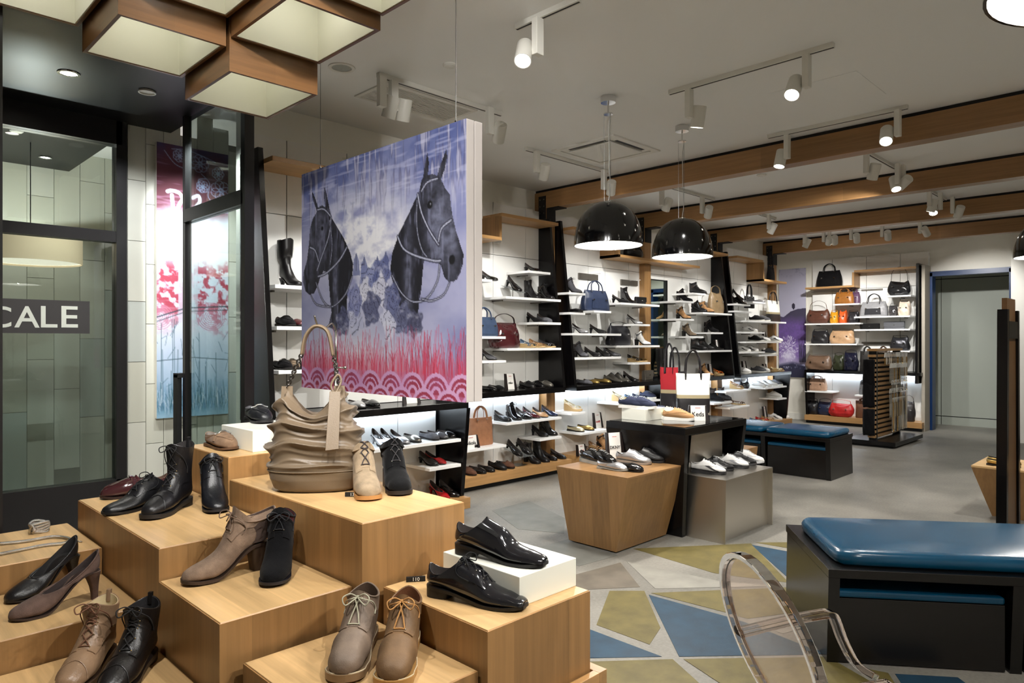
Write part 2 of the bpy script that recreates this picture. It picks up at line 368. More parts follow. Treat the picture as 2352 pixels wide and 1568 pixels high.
# ================================================================ LIGHT FITTINGS
M_fit = mat('white_fitting', (226, 224, 216), .45)
M_lens = mat('lamp_lens', (255, 250, 240), .4, emit=(255, 246, 232), estr=28)
M_slot = mat('track_slot', (60, 58, 54), .7)
ZT = CEIL
def rail(u0, v0, u1, v1, label):
    a, b = on_z(u0, v0, ZT), on_z(u1, v1, ZT)
    o = thing('lighting_track', label, 'light track', (a.x, a.y, ZT), 0, 'white ceiling tracks')
    dx, dy = abs(b.x-a.x), abs(b.y-a.y); sx = 1 if b.x > a.x else -1; sy = 1 if b.y > a.y else -1
    if dx > dy: m = lambda w, z0, z1: MB().box(min(0, sx*dx), max(0, sx*dx), -w, w, z0, z1)
    else: m = lambda w, z0, z1: MB().box(-w, w, min(0, sy*dy), max(0, sy*dy), z0, z1)
    m(.018, -.03, 0).build('rail', M_fit, o); m(.006, -.0315, -.03).build('slot', M_slot, o)
    return a, b
HEAD = {}
def spot(u, v, aim, power, label, stem=.20, size=46, off=.075, lens=True, blend=.6):
    p = on_z(u, v, ZT-.03); aim = Vector(aim)
    o = thing('track_spotlight', label, 'spotlight', p, 0, 'white track spotlights')
    MB().box(-.028, .028, -.02, .02, -stem, 0).build('driver_box', M_fit, o, bevel=.003)
    d = (aim-p).normalized(); side = Vector((d.y, -d.x, 0)) if abs(d.z) < .999 else Vector((1, 0, 0)); side.normalize()
    hc = Vector((0, 0, -stem+.02))+side*off
    R = d.to_track_quat('-Z', 'Y').to_matrix().to_4x4()
    if 'h' not in HEAD:
        HEAD['h'] = MB().lathe([(.001, .07), (.044, .07), (.047, .064), (.047, -.075), (.042, -.075), (.040, -.05), (.001, -.05)], 24).mesh('lamp_head', M_fit, True, 40)
        HEAD['l'] = MB().lathe([(.039, -.052), (.001, -.052)], 20).mesh('lens', M_lens)
    h = link('lamp_head', HEAD['h'], o); h.matrix_local = Matrix.Translation(hc) @ R
    if lens: link('lens', HEAD['l'], h)
    ld = bpy.data.lights.new('spot_beam', 'SPOT'); ld.energy = power; ld.spot_size = math.radians(size*1.6); ld.spot_blend = blend; ld.shadow_soft_size = .03
    ld.color = (1, .98, .945)
    lo = bpy.data.objects.new('spot_beam', ld); COL.objects.link(lo); lo.parent = o; lo.matrix_local = Matrix.Translation(hc+d*.085) @ R
    return o
rail(868, 166, 1167, 252, 'ceiling track with three spotlights left of the horse panel')
rail(1187, 56, 1340, -4, 'ceiling track at the top edge with one lit spotlight')
rail(1538, 208, 1920, 101, 'long ceiling track behind the pendant lamps')
rail(1208, 338, 1400, 390, 'ceiling track beside the square air vent')
rail(1765, 310, 2092, 246, 'ceiling track just before the nearest beam')
rail(1545, 428, 1627, 457, 'short ceiling track between nearest and second beam')
rail(1990, 345, 2072, 378, 'ceiling track on the right between nearest and second beam')
rail(1745, 489, 1790, 498, 'short ceiling track between second and third beam')
rail(2130, 432, 2190, 452, 'ceiling track on the right between second and third beam')
rail(1835, 532, 2115, 503, 'ceiling track before the farthest beam')
PW = 46
spot(877, 176, (2.6, 4.7, 1.3), PW*1.7, 'white spotlight tilted left, first on the track by the horse panel')
spot(904, 186, (3.0, 4.8, 1.0), PW*1.4, 'white spotlight hanging second on the track by the horse panel')
spot(1125, 247, (4.6, 5.5, 1.4), PW*1.5, 'white spotlight above the right edge of the horse panel')
spot(1235, 42, (1.3, 1.6, .7), PW*1.5, 'glaring spotlight at the top centre of the ceiling', size=40)
spot(1583, 205, (4.6, 3.2, .6), PW*1.6, 'lit spotlight straight above the second pendant lamp')
spot(1853, 126, (2.2, 1.6, .4), PW*1.6, 'glaring spotlight at the right end of the long track')
spot(1233, 347, (5.3, 5.5, 1.5), PW*1.55, 'unlit-looking spotlight facing the wall left of the air vent')
spot(1387, 390, (6.9, 5.5, 1.5), PW*1.55, 'white spotlight in front of the nearest beam above the first pendant')
spot(1808, 310, (5.2, 2.8, .6), PW*1.6, 'lit spotlight hanging before the middle of the nearest beam')
spot(2062, 252, (3.6, 1.2, .4), PW*1.5, 'brightest starry spotlight before the nearest beam')
spot(1520, 432, (7.3, 5.5, 1.5), PW*1.55, 'white spotlight half hidden behind the nearest beam')
spot(1613, 452, (8.9, 5.5, 1.5), PW*1.55, 'white spotlight before the second beam by the pendant cord')
spot(1990, 348, (7.8, 3.4, .3), PW*1.3, 'lit starry spotlight below the nearest beam at right')
spot(2062, 376, (9.6, 5.4, 1.4), PW*1.55, 'white spotlight leaning left before the second beam at right')
spot(2074, 379, (6.4, 1.2, .2), PW*1.2, 'white spotlight leaning right before the second beam at right')
spot(1766, 493, (9.6, 5.5, 1.4), PW*1.55, 'small spotlight between second and third beam above bay shelves')
spot(2135, 434, (9.2, 3.2, .3), PW*1.2, 'first of two lit spotlights before the third beam')
spot(2160, 442, (7.6, 1.6, .2), PW*1.2, 'second of two lit spotlights before the third beam')
spot(2188, 452, (11.2, 3.3, 1.0), PW*1.5, 'spotlight with open mouth at right before the third beam')
spot(1848, 531, (11.2, 5.5, 1.5), PW*1.6, 'leftmost small spotlight before the farthest beam')
spot(1892, 526, (13.2, 5.4, 1.6), PW*1.5, 'small spotlight next to leftmost before the farthest beam')
spot(1905, 525, (13.2, 4.9, 1.5), PW*1.5, 'small spotlight with bright mouth above the black top bag')
spot(1955, 520, (13.2, 4.4, 1.5), PW*1.5, 'upright small spotlight before the farthest beam, middle one')
spot(2026, 513, (13.2, 3.9, 1.5), PW*1.5, 'upright small spotlight before the farthest beam, right of middle')
spot(2113, 504, (14.4, 2.5, .9), PW*3.0, 'rightmost small spotlight before the farthest beam')
# unseen spots added beyond the frame to light display, bench and horse panel
for k, (x, y, aim, pw) in enumerate([(1.4, .3, (1.2, 2.0, .8), 2.2), (.3, 1.8, (.9, 2.6, .8), 2.2), (3.0, .2, (3.2, 1.3, .3), 1.5), (5.2, -.3, (5.5, 1.2, .2), 1.6), (8.3, .3, (8.8, 2.2, .1), 1.6), (2.9, -.6, (1.3, 1.5, .7), 2.0), (.25, .95, (2.2, 3.25, 1.95), 4.6), (.75, .45, (2.2, 2.8, 1.9), 3.2)]):
    d = Vector((x, y, ZT-.03)); Z = (d.x+d.y)*S2; Rr = (d.x-d.y)*S2
    spot(1176+F*Rr/Z, 784-F*(ZT-.03-1.5)/Z, aim, PW*pw, ['spotlight above the viewer aimed at the display boxes', 'spotlight above the left display boxes', 'spotlight above the near blue bench', 'spotlight over the right aisle', 'spotlight over the far right aisle', 'spotlight behind the viewer aimed at the oxford shoes', 'spotlight above the viewer aimed at the horse panel middle', 'spotlight above the viewer aimed at the horse panel edge'][k])

# recessed downlights, detectors, vents
def wallwash(x, y, z, aim, power, label, size=60):
    o = thing('wall_washer', label, 'downlight', (x, y, z)); d = (Vector(aim)-Vector((x, y, z))).normalized(); R = d.to_track_quat('-Z', 'Y').to_matrix().to_4x4()
    MB().lathe([(.05, 0), (.052, -.012), (.044, -.012), (.042, -.004), (.001, -.004)], 20).build('trim_ring', M_fit, o, True, 40)
    ld = bpy.data.lights.new('wash_beam', 'SPOT'); ld.energy = power; ld.spot_size = math.radians(size); ld.spot_blend = .8; ld.shadow_soft_size = .03; ld.color = (.95, .97, 1)
    lo = bpy.data.objects.new('wash_beam', ld); COL.objects.link(lo); lo.parent = o; lo.matrix_local = Matrix.Translation((0, 0, -.03)) @ R
wallwash(2.02, 4.75, 3.1, (2.08, 5.6, 2.15), 130, 'small recessed lamp above the red and blue poster', 62)
wallwash(1.5, 4.8, 3.1, (1.75, 5.65, 1.5), 60, 'small recessed lamp above the pale tiles', 90)  # extra lamp added only to brighten the tile wall
def downlight(u, v, z, label, power=0, r=.06):
    p = on_z(u, v, z); o = thing('downlight', label, 'downlight', (p.x, p.y, z), 0, 'recessed round downlights')
    MB().lathe([(r*.72, -.001), (r*.75, -.006), (r, -.006), (r*1.02, 0)], 28).build('trim_ring', M_fit if z > 3.2 else M_chrome, o, True, 40)
    MB().lathe([(r*.72, -.002), (.001, -.002)], 24).build('lens', M_lens if power else mat('unlit_lens', (190, 196, 190), .1, .3), o)
    if power:
        ld = bpy.data.lights.new('down_beam', 'SPOT'); ld.energy = power; ld.spot_size = math.radians(95); ld.spot_blend = .7; ld.shadow_soft_size = .04; ld.color = (1, .95, .87)
        lo = bpy.data.objects.new('down_beam', ld); COL.objects.link(lo); lo.parent = o; lo.location = (0, 0, -.03)
downlight(785, 155, CEIL, 'unlit round downlight in white ceiling beside the oak boxes', 0, .085)
downlight(158, 168, 3.1, 'bright round downlight in the black soffit', 90)
downlight(172, 297, 3.1, 'smaller bright downlight by the left window head', 40)
downlight(104, 361, 3.1, 'small downlight seen high through the left window', 45, .05)
downlight(44, 408, 3.1, 'small downlight at far left behind the window', 45, .05)
def detector(u, v, z, label, r=.045):
    p = on_z(u, v, z); o = thing('ceiling_disc', label, 'detector', (p.x, p.y, z)); MB().lathe([(.001, -.016), (r*.8, -.016), (r, -.008), (r, 0)], 24).build('cover', M_fit, o, True, 40)
detector(1033, 148, CEIL, 'flat white ceiling disc above the horse panel'); detector(1749, 401, CEIL, 'small white ceiling disc between nearest and second beam', .05)
detector(38, 299, 3.1, 'white ceiling disc behind the left window head')
c = on_z(1391, 345, CEIL); a = on_z(1262, 345, CEIL)
v = thing('air_vent', 'square white ceiling air cassette with dark slots', 'vent', (c.x, c.y, CEIL))
MB().box(-.36, .36, -.36, -.30, -.012, 0).box(-.36, .36, .30, .36, -.012, 0).box(-.36, -.30, -.3, .3, -.012, 0).box(.30, .36, -.3, .3, -.012, 0).build('frame', M_fit, v)
MB().box(-.24, .24, -.24, .24, -.02, -.008).build('cover_plate', M_fit, v, bevel=.004)
MB().box(-.30, .30, -.30, .30, -.003, 0).build('recess_plate', M_fit, v); MB().box(-.29, -.25, -.2, .22, -.005, -.003).build('dark_slot', M_blackm, v); MB().box(-.2, .22, -.29, -.25, -.005, -.003).build('dark_slot', M_blackm, v)
c = on_z(960, 236, CEIL)
v = thing('air_grille', 'rectangular white ceiling grille with fine slats behind the track', 'vent', (c.x, c.y, CEIL))
MB().box(-.42, .42, -.2, -.17, -.01, 0).box(-.42, .42, .17, .2, -.01, 0).box(-.42, -.39, -.17, .17, -.01, 0).box(.39, .42, -.17, .17, -.01, 0).build('frame', M_fit, v)
MB().box(-.39, .39, -.17, .17, -.001, 0).build('dark_backing', M_slot, v)
sl = MB().box(-.39, .39, -.006, .006, -.008, -.002).mesh('slat', M_fit)
for k in range(17): link('slat', sl, v, (0, -.16+k*.02, 0))
pp = thing('access_panel', 'square access hatch outlined in the ceiling near the bright spotlight', 'hatch', (*on_z(1900, 215, CEIL).xy, CEIL))
MB().box(-.3, .3, -.3, .3, -.003, 0).build('hatch_plate', M_ceil, pp)

# ---------------------------------------------------------------- pendant lamps
M_domeb = mat('black_enamel', (8, 8, 9), .12, coat=.4)
M_domew = mat('white_enamel_inside', (250, 250, 248), .5, emit=(255, 253, 248), estr=.9)
M_bulb = mat('lamp_bulb', (255, 252, 245), .4, emit=(255, 246, 235), estr=9)
M_wire = mat('steel_wire', (150, 150, 150), .3, 1.)
def pendant(x, y, zr, label, power=60):
    R = .25; H = .315
    o = thing('pendant_lamp', label, 'pendant lamp', (x, y, zr), 0, 'black dome pendant lamps')
    pr = [(R*math.cos(a)**.82, H*math.sin(a)) for a in [k*PI/2/16*.94 for k in range(17)]]
    MB().lathe(pr, 48).build('dome', M_domeb, o, True)
    MB().lathe([(r-.006, z-.004 if z > .02 else z) for r, z in pr][::-1], 48).build('inner_shade', M_domew, o, True)
    MB().lathe([(R+.0005, -.004), (R-.007, -.004), (R-.007, .002), (R+.0005, .002), (R+.0005, -.004)], 48).build('rim', M_domeb, o)
    MB().lathe([(.001, H+.006), (.028, H+.006), (.03, H-.005)], 20).build('top_cap', M_chrome, o, True, 40)
    top = CEIL-zr
    MB().lathe([(.001, top-.045), (.054, top-.045), (.056, top-.03), (.056, top)], 28).build('ceiling_canopy', M_chrome, o, True, 40)
    MB().lathe([(.001, top-.13), (.034, top-.13), (.034, top-.122), (.001, top-.122)], 24).build('spreader_disc', M_chrome, o, True, 40)
    MB().tube([(0, 0, top-.122), (0, 0, top-.045)], .006).build('stem', M_chrome, o)
    for a in (0, 2.1, 4.2): MB().tube([(.028*math.cos(a), .028*math.sin(a), H-.005), (.03*math.cos(a), .03*math.sin(a), top-.125)], .0012, 5).build('wire', M_wire, o)
    MB().tube([(.012+.012*math.sin(k*.9), .01*math.cos(k*.7), H+(top-.13-H)*k/14) for k in range(15)], .0028, 6).build('cord', mat('clear_cord', (200, 200, 196), .2), o)
    MB().sphere((0, 0, .13), .045, 10).build('bulb', M_bulb, o, True)
    ld = bpy.data.lights.new('lamp_glow', 'POINT'); ld.energy = power; ld.shadow_soft_size = .05; ld.color = (1, .95, .88)
    lo = bpy.data.objects.new('lamp_glow', ld); COL.objects.link(lo); lo.parent = o; lo.location = (0, 0, .06)
pendant(4.08, 3.09, 2.2, 'larger-looking black dome pendant over the wooden cube table')
pendant(5.07, 3.08, 2.2, 'second black dome pendant over the black table')
pendant(1.91, .115, 2.26, 'black dome pendant cut off at the top right corner')
p = on_z(2412, 588, 2.2); pendant(p.x, p.y, 2.2, 'far dome pendant at the right edge beside the white pier')
# ================================================================ WALL DISPLAY BAYS
M_panel = mat('white_back_panel', (240, 240, 236), .45)
M_panelu = mat('white_upper_panel', (232, 230, 224), .55)  # upper panels greyer: being out of the light is put into the colour
M_led = mat('led_strip', (235, 245, 255), .5, emit=(226, 240, 255), estr=34)
SH = {}                                     # shelf name -> (z, frame, phrase)
FRAMES = {}
class Bay:
    def __init__(s, key, label, kind, a0, a1, pos):
        """kind L: faces -y, panel plane y=pos; kind B: faces -x, panel plane x=pos.  a runs left to right seen from the room"""
        s.kind, s.pos, s.a0, s.a1 = kind, pos, a0, a1
        loc = (a0, pos, 0) if kind == 'L' else (pos, a0, 0)
        s.o = thing('display_bay', label, 'shelving', loc, 0 if kind == 'L' else -PI/2, 'white wall display bays')
        FRAMES[key] = s; s.key = key; s.w = abs(a1-a0)
    def loc(s, u, v, d):                    # pixel on the plane d in front of the panel -> local (x, z)
        if s.kind == 'L': p = on_y(u, v, s.pos-d); return p.x-s.a0, p.z
        p = on_x(u, v, s.pos-d); return s.a0-p.y, p.z
    def world(s, lx, d): return (s.a0+lx, s.pos-d) if s.kind == 'L' else (s.pos-d, s.a0-lx)
    def b(s, name, m, x0, x1, d0, d1, z0, z1, parent=None, bevel=0): return MB().box(x0, x1, -d1, -d0, z0, z1).build(name, m, parent or s.o, bevel=bevel)
    def panels(s, cols, zs=((.0, .92), (.985, 2.45), (2.456, 3.02)), th=.09):
        c = [0]+list(cols)+[s.w]
        for z0, z1 in zs:
            for i in range(len(c)-1):
                s.b('back_panel', M_panelu if z0 > 2 else M_panel, c[i]+(.004 if i else 0), c[i+1]-.004, -th, 0, z0, z1)
        s.b('panel_backing', M_blackm, .01, s.w-.01, -th-.004, -th+.03, 0, 3.0)
    def counter(s, x0=0, x1=None, z=.98, d=.38):
        s.b('black_counter', M_black, x0, x1 if x1 is not None else s.w, 0, d, z-.055, z, bevel=.002)
        s.b('led_strip', M_led, x0+.05, (x1 if x1 is not None else s.w)-.05, .02, .045, z-.067, z-.055)
        SH[s.key+'top'] = (z, s, .19)
    def base(s, x0=0, x1=None, d=.38, z=.15):
        x1 = x1 if x1 is not None else s.w
        s.b('oak_plinth', M_oakx, x0, x1, 0, d, .056, z, bevel=.002); s.b('kick_board', M_blackm, x0+.03, x1-.03, 0, d-.07, 0, .056)
        SH[s.key+'base'] = (z, s, .22)
    def fin(s, x, z0=.98, z1=2.92, d0=.385, d1=.16, t=.04):
        MB().prism([(x, .09, z0), (x, -d0, z0), (x, -d1, z1), (x, .09, z1)], (t, 0, 0)).build('side_fin', M_black, s.o, bevel=.002)
    def lowfin(s, x, z0=.0, z1=.925, d0=.30, d1=.38, t=.04):
        MB().prism([(x, .09, z0), (x, -d0, z0), (x, -d1, z1), (x, .09, z1)], (t, 0, 0)).build('lower_fin', M_black, s.o, bevel=.002)
    def shelf(s, name, u0, u1, v, d=.35, th=.026, d0=.002):
        xa, za = s.loc(u0, v if not isinstance(v, tuple) else v[0], d); xb, zb = s.loc(u1, v if not isinstance(v, tuple) else v[1], d)
        z = (za+zb)/2
        o = s.b('shelf', M_shelf, xa, xb, d0, d, z-th, z, bevel=.0015)
        n = 2 if xb-xa > .5 else 1
        for k in range(n):
            bx = xa+(xb-xa)*(.5 if n == 1 else .15+.7*k)
            s.b('bracket', M_bar, bx-.008, bx+.008, 0, .16, z-th-.014, z-th, o)
        SH[s.key+name] = (z, s, d*.52)
    def hookbar(s, u0, u1, v0, v1, d=.02):
        xa, za = s.loc(u0, v0, d); xb, zb = s.loc(u1, v1, d)
        s.b('hook_bar', M_bar, xa, xb, .0, d, min(za, zb), max(za, zb))
        h = s.b('hook', M_chrome, (xa+xb)/2-.003, (xa+xb)/2+.003, d, .2, max(za, zb)-.012, max(za, zb)-.006)
        return (xa+xb)/2, max(za, zb)
    def zwood(s, pts, d=.30, t=.034):
        """oak ribbon shelf: list of (x0, x1, z) runs, joined by risers"""
        for i, (x0, x1, z) in enumerate(pts):
            s.b('oak_ledge', M_oakx, x0, x1, 0, d, z-t, z, bevel=.001)
            if i+1 < len(pts) and abs(pts[i+1][0]-x1) < .05:
                za, zb = sorted((z, pts[i+1][2])); s.b('oak_riser', M_oak, x1-t if z < pts[i+1][2] else x1-t*.0, x1 if z < pts[i+1][2] else x1+t, 0, d, za-(t if z > pts[i+1][2] else 0), zb-t, bevel=.001)

# ---- bay behind the horse panel, standing forward
b0 = Bay('0', 'display bay with tall boot, partly behind the horse panel', 'L', 2.24, 3.96, 4.93)
b0.panels([.28, .8, 1.3]); b0.counter(0, 1.76, d=.40); b0.base(0, 1.78, d=.40); b0.fin(-.04, d0=.40, z0=.0 if False else .925, d1=.2, z1=2.87); b0.fin(1.72, d0=.40); b0.lowfin(1.74, d0=.30, d1=.40)
b0.zwood([(.0, 1.7, 2.79)], d=.34)
b0.shelf('a', 632, 790, (649, 666)); b0.shelf('b', 636, 790, (748, 752)); b0.shelf('c', 640, 790, (851, 846))
b0.shelf('low', 700, 1059, (1052, 1008)); b0.shelf('low2', 987, 1059, (1074, 1066))
# ---- first bay along the wall
b1 = Bay('1', 'display bay between horse panel and nearest post', 'L', 4.08, 6.0, 5.55)
b1.panels([.65, 1.177, 1.69]); b1.counter(0, 1.95); b1.base(-.05, 2.06); b1.fin(1.91); b1.fin(-.04)
b1.zwood([(.03, 1.02, 2.595), (1.02, 1.92, 2.853)])
b1.shelf('a', 1215.2, 1264.3, (621.4, 624.8)); b1.shelf('b', 1162.7, 1288.4, (681, 687)); b1.shelf('c', 1238.6, 1288.4, 740)
b1.shelf('d', 1165, 1288.8, 799); b1.shelf('e', 1075, 1161.6, 772); b1.shelf('f', 1075, 1162.7, 828); b1.shelf('g', 1080, 1131, 640)
b1.shelf('low', 1072, 1163, (1035, 1019)); b1.shelf('lowr', 1165, 1290, (972, 956)); b1.shelf('lowr2', 1240, 1290, (1008, 1001))
# ---- double bay with mirror
b2 = Bay('2', 'double display bay with mirror behind the black pendants', 'L', 6.23, 9.99, 5.55)
b2.panels([.68, 1.03, 1.55, 1.78, 2.42, 2.9, 3.35]); b2.counter(0, 3.8); b2.base(.12, 3.8, d=.36); b2.fin(-.04); b2.fin(3.76); b2.lowfin(1.86)
b2.zwood([(.03, .92, 2.845), (.92, 2.9, 2.6)]); b2.zwood([(3.1, 3.75, 2.855)])
b2.shelf('a', 1306, 1344.6, 672); b2.shelf('c', 1309, 1344.6, 717.5); b2.shelf('b', 1364.7, 1403.8, 713.5); b2.hookbar(1330, 1374, 640, 631)
b2.hookbar(1427, 1465, 653, 645)
b2.shelf('d', 1426, 1515, (695, 699.5)); b2.shelf('e', 1314, 1427, 765.5); b2.shelf('f', 1458.5, 1493, 744); b2.shelf('g', 1427, 1515.4, 793)
b2.shelf('h', 1321, 1427, 820); b2.shelf('i', 1458, 1494, 832)
b2.shelf('lowa', 1313, 1345, 947); b2.shelf('lowb', 1335, 1400, (994, 986)); b2.shelf('lowc', 1422, 1517, (924, 918))
# bay three half
b2.shelf('3a', 1591.6, 1621.2, 673); b2.shelf('3b', 1562.9, 1593.5, 691); b2.shelf('3c', 1614.5, 1681.5, (717, 720)); b2.shelf('3d', 1562.9, 1593.9, 732)
b2.shelf('3e', 1584, 1616, 772); b2.shelf('3f', 1633.6, 1661, 763); b2.shelf('3g', 1586, 1681.5, 804.5); b2.shelf('3low', 1640, 1682, (926, 921))
# mirror
mx0, mz1 = b2.loc(1494, 640, .02); mx1, _ = b2.loc(1531, 650, .02)
mr = thing('wall_mirror', 'tall black-framed mirror behind the second oak post', 'mirror', (6.23+mx0, 5.548, .985))
w_, h_ = mx1-mx0, mz1-.985
MB().box(.012, w_-.03, -.012, -.006, .02, h_-.015).build('mirror_glass', mat('mirror_silver', (200, 214, 206), .02, 1.), mr)
fm = MB().box(0, .012, -.02, -.002, 0, h_).box(w_-.035, w_, -.035, -.002, 0, h_).box(.012, w_-.035, -.02, -.002, h_-.015, h_).box(.012, w_-.035, -.02, -.002, 0, .02).build('mirror_frame', M_blackm, mr)
# ---- last left bay
b4 = Bay('4', 'display bay left of the purple poster', 'L', 10.23, 11.98, 5.55)
b4.panels([.5, 1.0, 1.4]); b4.counter(0, 1.86); b4.base(0, 1.9); b4.fin(-.04); b4.lowfin(1.80); 
b4.zwood([(.05, .95, 2.855), (.95, 1.86, 2.545)])
b4.shelf('b', 1690, 1723.6, 698); b4.shelf('c', 1729, 1758, 693); b4.shelf('d', 1693, 1727, 714); b4.shelf('e', 1717, 1806, 737.5); b4.shelf('f', 1697, 1757, 762)
b4.shelf('g', 1712, 1795, 784); b4.shelf('h', 1700, 1757, 807.5); b4.shelf('i', 1745, 1787, 814)
b4.hookbar(1686, 1716, 872, 866); b4.shelf('lowa', 1668, 1725, 896, d0=.1); b4.shelf('lowb', 1758, 1807, (892, 884)); b4.shelf('lowc', 1676, 1722, 933, d0=.1); b4.shelf('lowd', 1788, 1807, 914)
# ---- handbag bay on the back wall
YA, YZ = y_at(1848, 12.93), y_at(2118, 12.93)
b5 = Bay('5', 'handbag display bay on the back wall', 'B', YA, YZ, 13.3)
b5.panels([.36, .95, 1.5]); b5.counter(0, b5.w-.02); b5.base(0, b5.w); b5.lowfin(-.0); b5.fin(b5.w-.1, z0=.80, d0=.40, d1=.33, z1=2.80); b5.b('edge_board', mat('edge_board_grey', (168, 160, 146), .6), b5.w-.04, b5.w+.01, -.09, .25, .0, 2.78)
xr1, _ = b5.loc(1957, 600, .30)
b5.zwood([(-.02, xr1+.034, 2.50), (xr1+.034, b5.w-.08, 2.76)])
b5.hookbar(1863.7, 1975.7, 671, 666); b5.hookbar(1978, 2027, 668, 662); b5.hookbar(1979, 2046, 790, 785)
b5.shelf('a', 2034, 2092, 678); b5.shelf('b', 1913.5, 1973, 697); b5.shelf('c', 1961.6, 2090, 725.5); b5.shelf('d', 1848, 1976, 742); b5.shelf('e', 1961.6, 2090, 755.5)
b5.shelf('f', 1848, 1968, 789); b5.shelf('g', 2045, 2089.5, 805); b5.shelf('low', 1848, 1911, 898); b5.shelf('low2', 1963, 1995, 907)
# ================================================================ SHOES
def leather(col, fin='leather'):
    n = f'{fin}_{col[0]}_{col[1]}_{col[2]}'
    if n in MATS: return MATS[n]
    if fin == 'leather': return mat(n, col, .34, bump=.12, bscale=240, var=.12, vscale=25)
    if fin == 'patent': return mat(n, col, .12, coat=.5)
    if fin == 'suede': return mat(n, col, .92, bump=.25, bscale=420, var=.22, vscale=35, sheen=.08, spec=.15)
    if fin == 'nubuck': return mat(n, col, .6, bump=.1, bscale=300, var=.3, vscale=18)
    if fin == 'metallic': return mat(n, col, .3, .75, bump=.1, bscale=120)
    if fin == 'cloth': return mat(n, col, .85, bump=.2, bscale=500)
    return mat(n, col, .5)
M_eye = mat('brass_eyelet', (150, 128, 84), .3, 1.)
M_eyes = mat('steel_eyelet', (170, 168, 162), .25, 1.)
def crv(pts, m=6, closed=False):
    """Catmull-Rom through points"""
    P = [np.array(p, float) for p in pts]; n = len(P); out = []
    for i in range(n if closed else n-1):
        g = lambda j: P[j % n] if closed else P[min(max(j, 0), n-1)]
        a, b, c, d = g(i-1), g(i), g(i+1), g(i+2)
        for k in range(m):
            t = k/m; out.append(.5*(2*b+(c-a)*t+(2*a-5*b+4*c-d)*t*t+(3*b-a-3*c+d)*t**3))
    if not closed: out.append(P[-1])
    return [tuple(q) for q in out]
class Shoe:
    """last lofted through stations from toe tip to top line; surf(s, th) gives any surface point"""
    def __init__(s, kind='pump', L=.26, hh=.07, tp=.005, th=.034, toe='round', Wd=1., sh=.1, shf=None, ch=.058, tx=.44, tz=None, sag=.020, top=(.42, .02), wt=.042, open_t=.68, lean=0):
        s.L, s.hh, s.tp, s.kind = L, hh, tp, kind
        tw = dict(round=.036, point=.023, square=.034, wide=.04)[toe]
        zb = s.zb; T = []
        if toe == 'square': T.append((L, tp+.6*th, L, tp+.1*th, tw*.55, .1, 3.2))
        else: T.append((L, tp+.45*th, L, tp+.1*th, tw*.22, .1, 2.2))
        T += [(.965*L, tp+.80*th, .97*L, tp+.001, tw*(.86 if toe == 'square' else .66), .12, 2.4), (.88*L, tp+1.08*th, .88*L, tp, tw, .18, 2.6), (.79*L, tp+1.3*th, .79*L, tp, .0415, .2, 2.6)]
        if kind in ('pump', 'flat'):
            tz = tz if tz else tp+1.35*th+.006; o = open_t
            T += [((o+.03)*L, tz-.001, .70*L, zb(.7*L), .045, .2, 2.5), (o*L, tz, .52*L, zb(.52*L), .043, .15, 2.4), ((o-.005)*L, tz+.001, .26*L, zb(.26*L), .036, .1, 2.3),
                  ((o-.01)*L, tz+.001, .035*L, hh+.004, .032, .05, 2.2), ((o-.015)*L, tz+.001, -.004*L, hh+.03, .0335, 0, 2.2), ((o-.02)*L, tz+.001, .012*L, hh+ch, .0305, 0, 2.2)]
        elif kind == 'low':
            tz = tz if tz else .092+.3*hh+tp
            T += [(.66*L, tp+1.3*th+.014, .66*L, zb(.66*L), .0455, .2, 2.5), (.55*L, (tp+1.3*th+.014+tz)/2+.006, .46*L, zb(.46*L), .0425, .18, 2.4), (tx*L, tz, .18*L, zb(.18*L), .038, .12, 2.3),
                  ((tx-.012)*L, tz+.004, .015*L, hh+.008, .036, .05, 2.2), ((tx-.02)*L, tz+.006, -.004*L, hh+.034, .0365, 0, 2.2), ((tx-.025)*L, tz+.007, .02*L, hh+ch, .033, 0, 2.2)]
        else:
            shf = shf if shf else sh; ft, bt = top
            T += [(.68*L, tp+1.3*th+.012, .68*L, zb(.68*L), .046, .2, 2.5), (.58*L, .07+tp+.12*hh, .52*L, zb(.52*L), .0435, .18, 2.4), (.49*L, .088+tp+.42*hh, .30*L, zb(.3*L), .040, .12, 2.3),
                  (.435*L, .106+tp+.62*hh, .10*L, zb(.1*L), .0375, .08, 2.2), (.41*L, .12+.78*hh, .0, hh+.014, .0365, .03, 2.2), (.40*L, .135+.9*hh, .004*L, hh+.055, .0365, 0, 2.2)]
            if sh > .16:
                T.append((.40*L, hh+.165, .012*L, hh+.12, .038, 0, 2.1))
                if sh > .26: T += [((.40+ft)/2*L+.004, hh+sh*.62, (bt-.03)*L, hh+sh*.58, .052, 0, 2.05)]
            T.append((ft*L, hh+shf, bt*L, hh+sh, wt, 0, 2.1))
        s.T = np.array(T); s.T[:, 4] *= Wd; s.sag = sag
        s.n = len(T)-1; s.Wd = Wd; s.tw = tw
    def zb(s, x):
        t = x/s.L; z = s.hh+(s.tp-s.hh)*sstep(.16, .68, t)
        return z+.006*sstep(.8, 1.0, t)
    def st(s, q):
        """station interpolation, q in 0..1"""
        t = min(max(q, 0), 1)*s.n; i = min(int(t), s.n-1); f = t-i
        g = lambda j: s.T[min(max(j, 0), s.n)]
        a, b, c, d = g(i-1), g(i), g(i+1), g(i+2)
        return .5*(2*b+(c-a)*f+(2*a-5*b+4*c-d)*f*f+(3*b-a-3*c+d)*f**3)
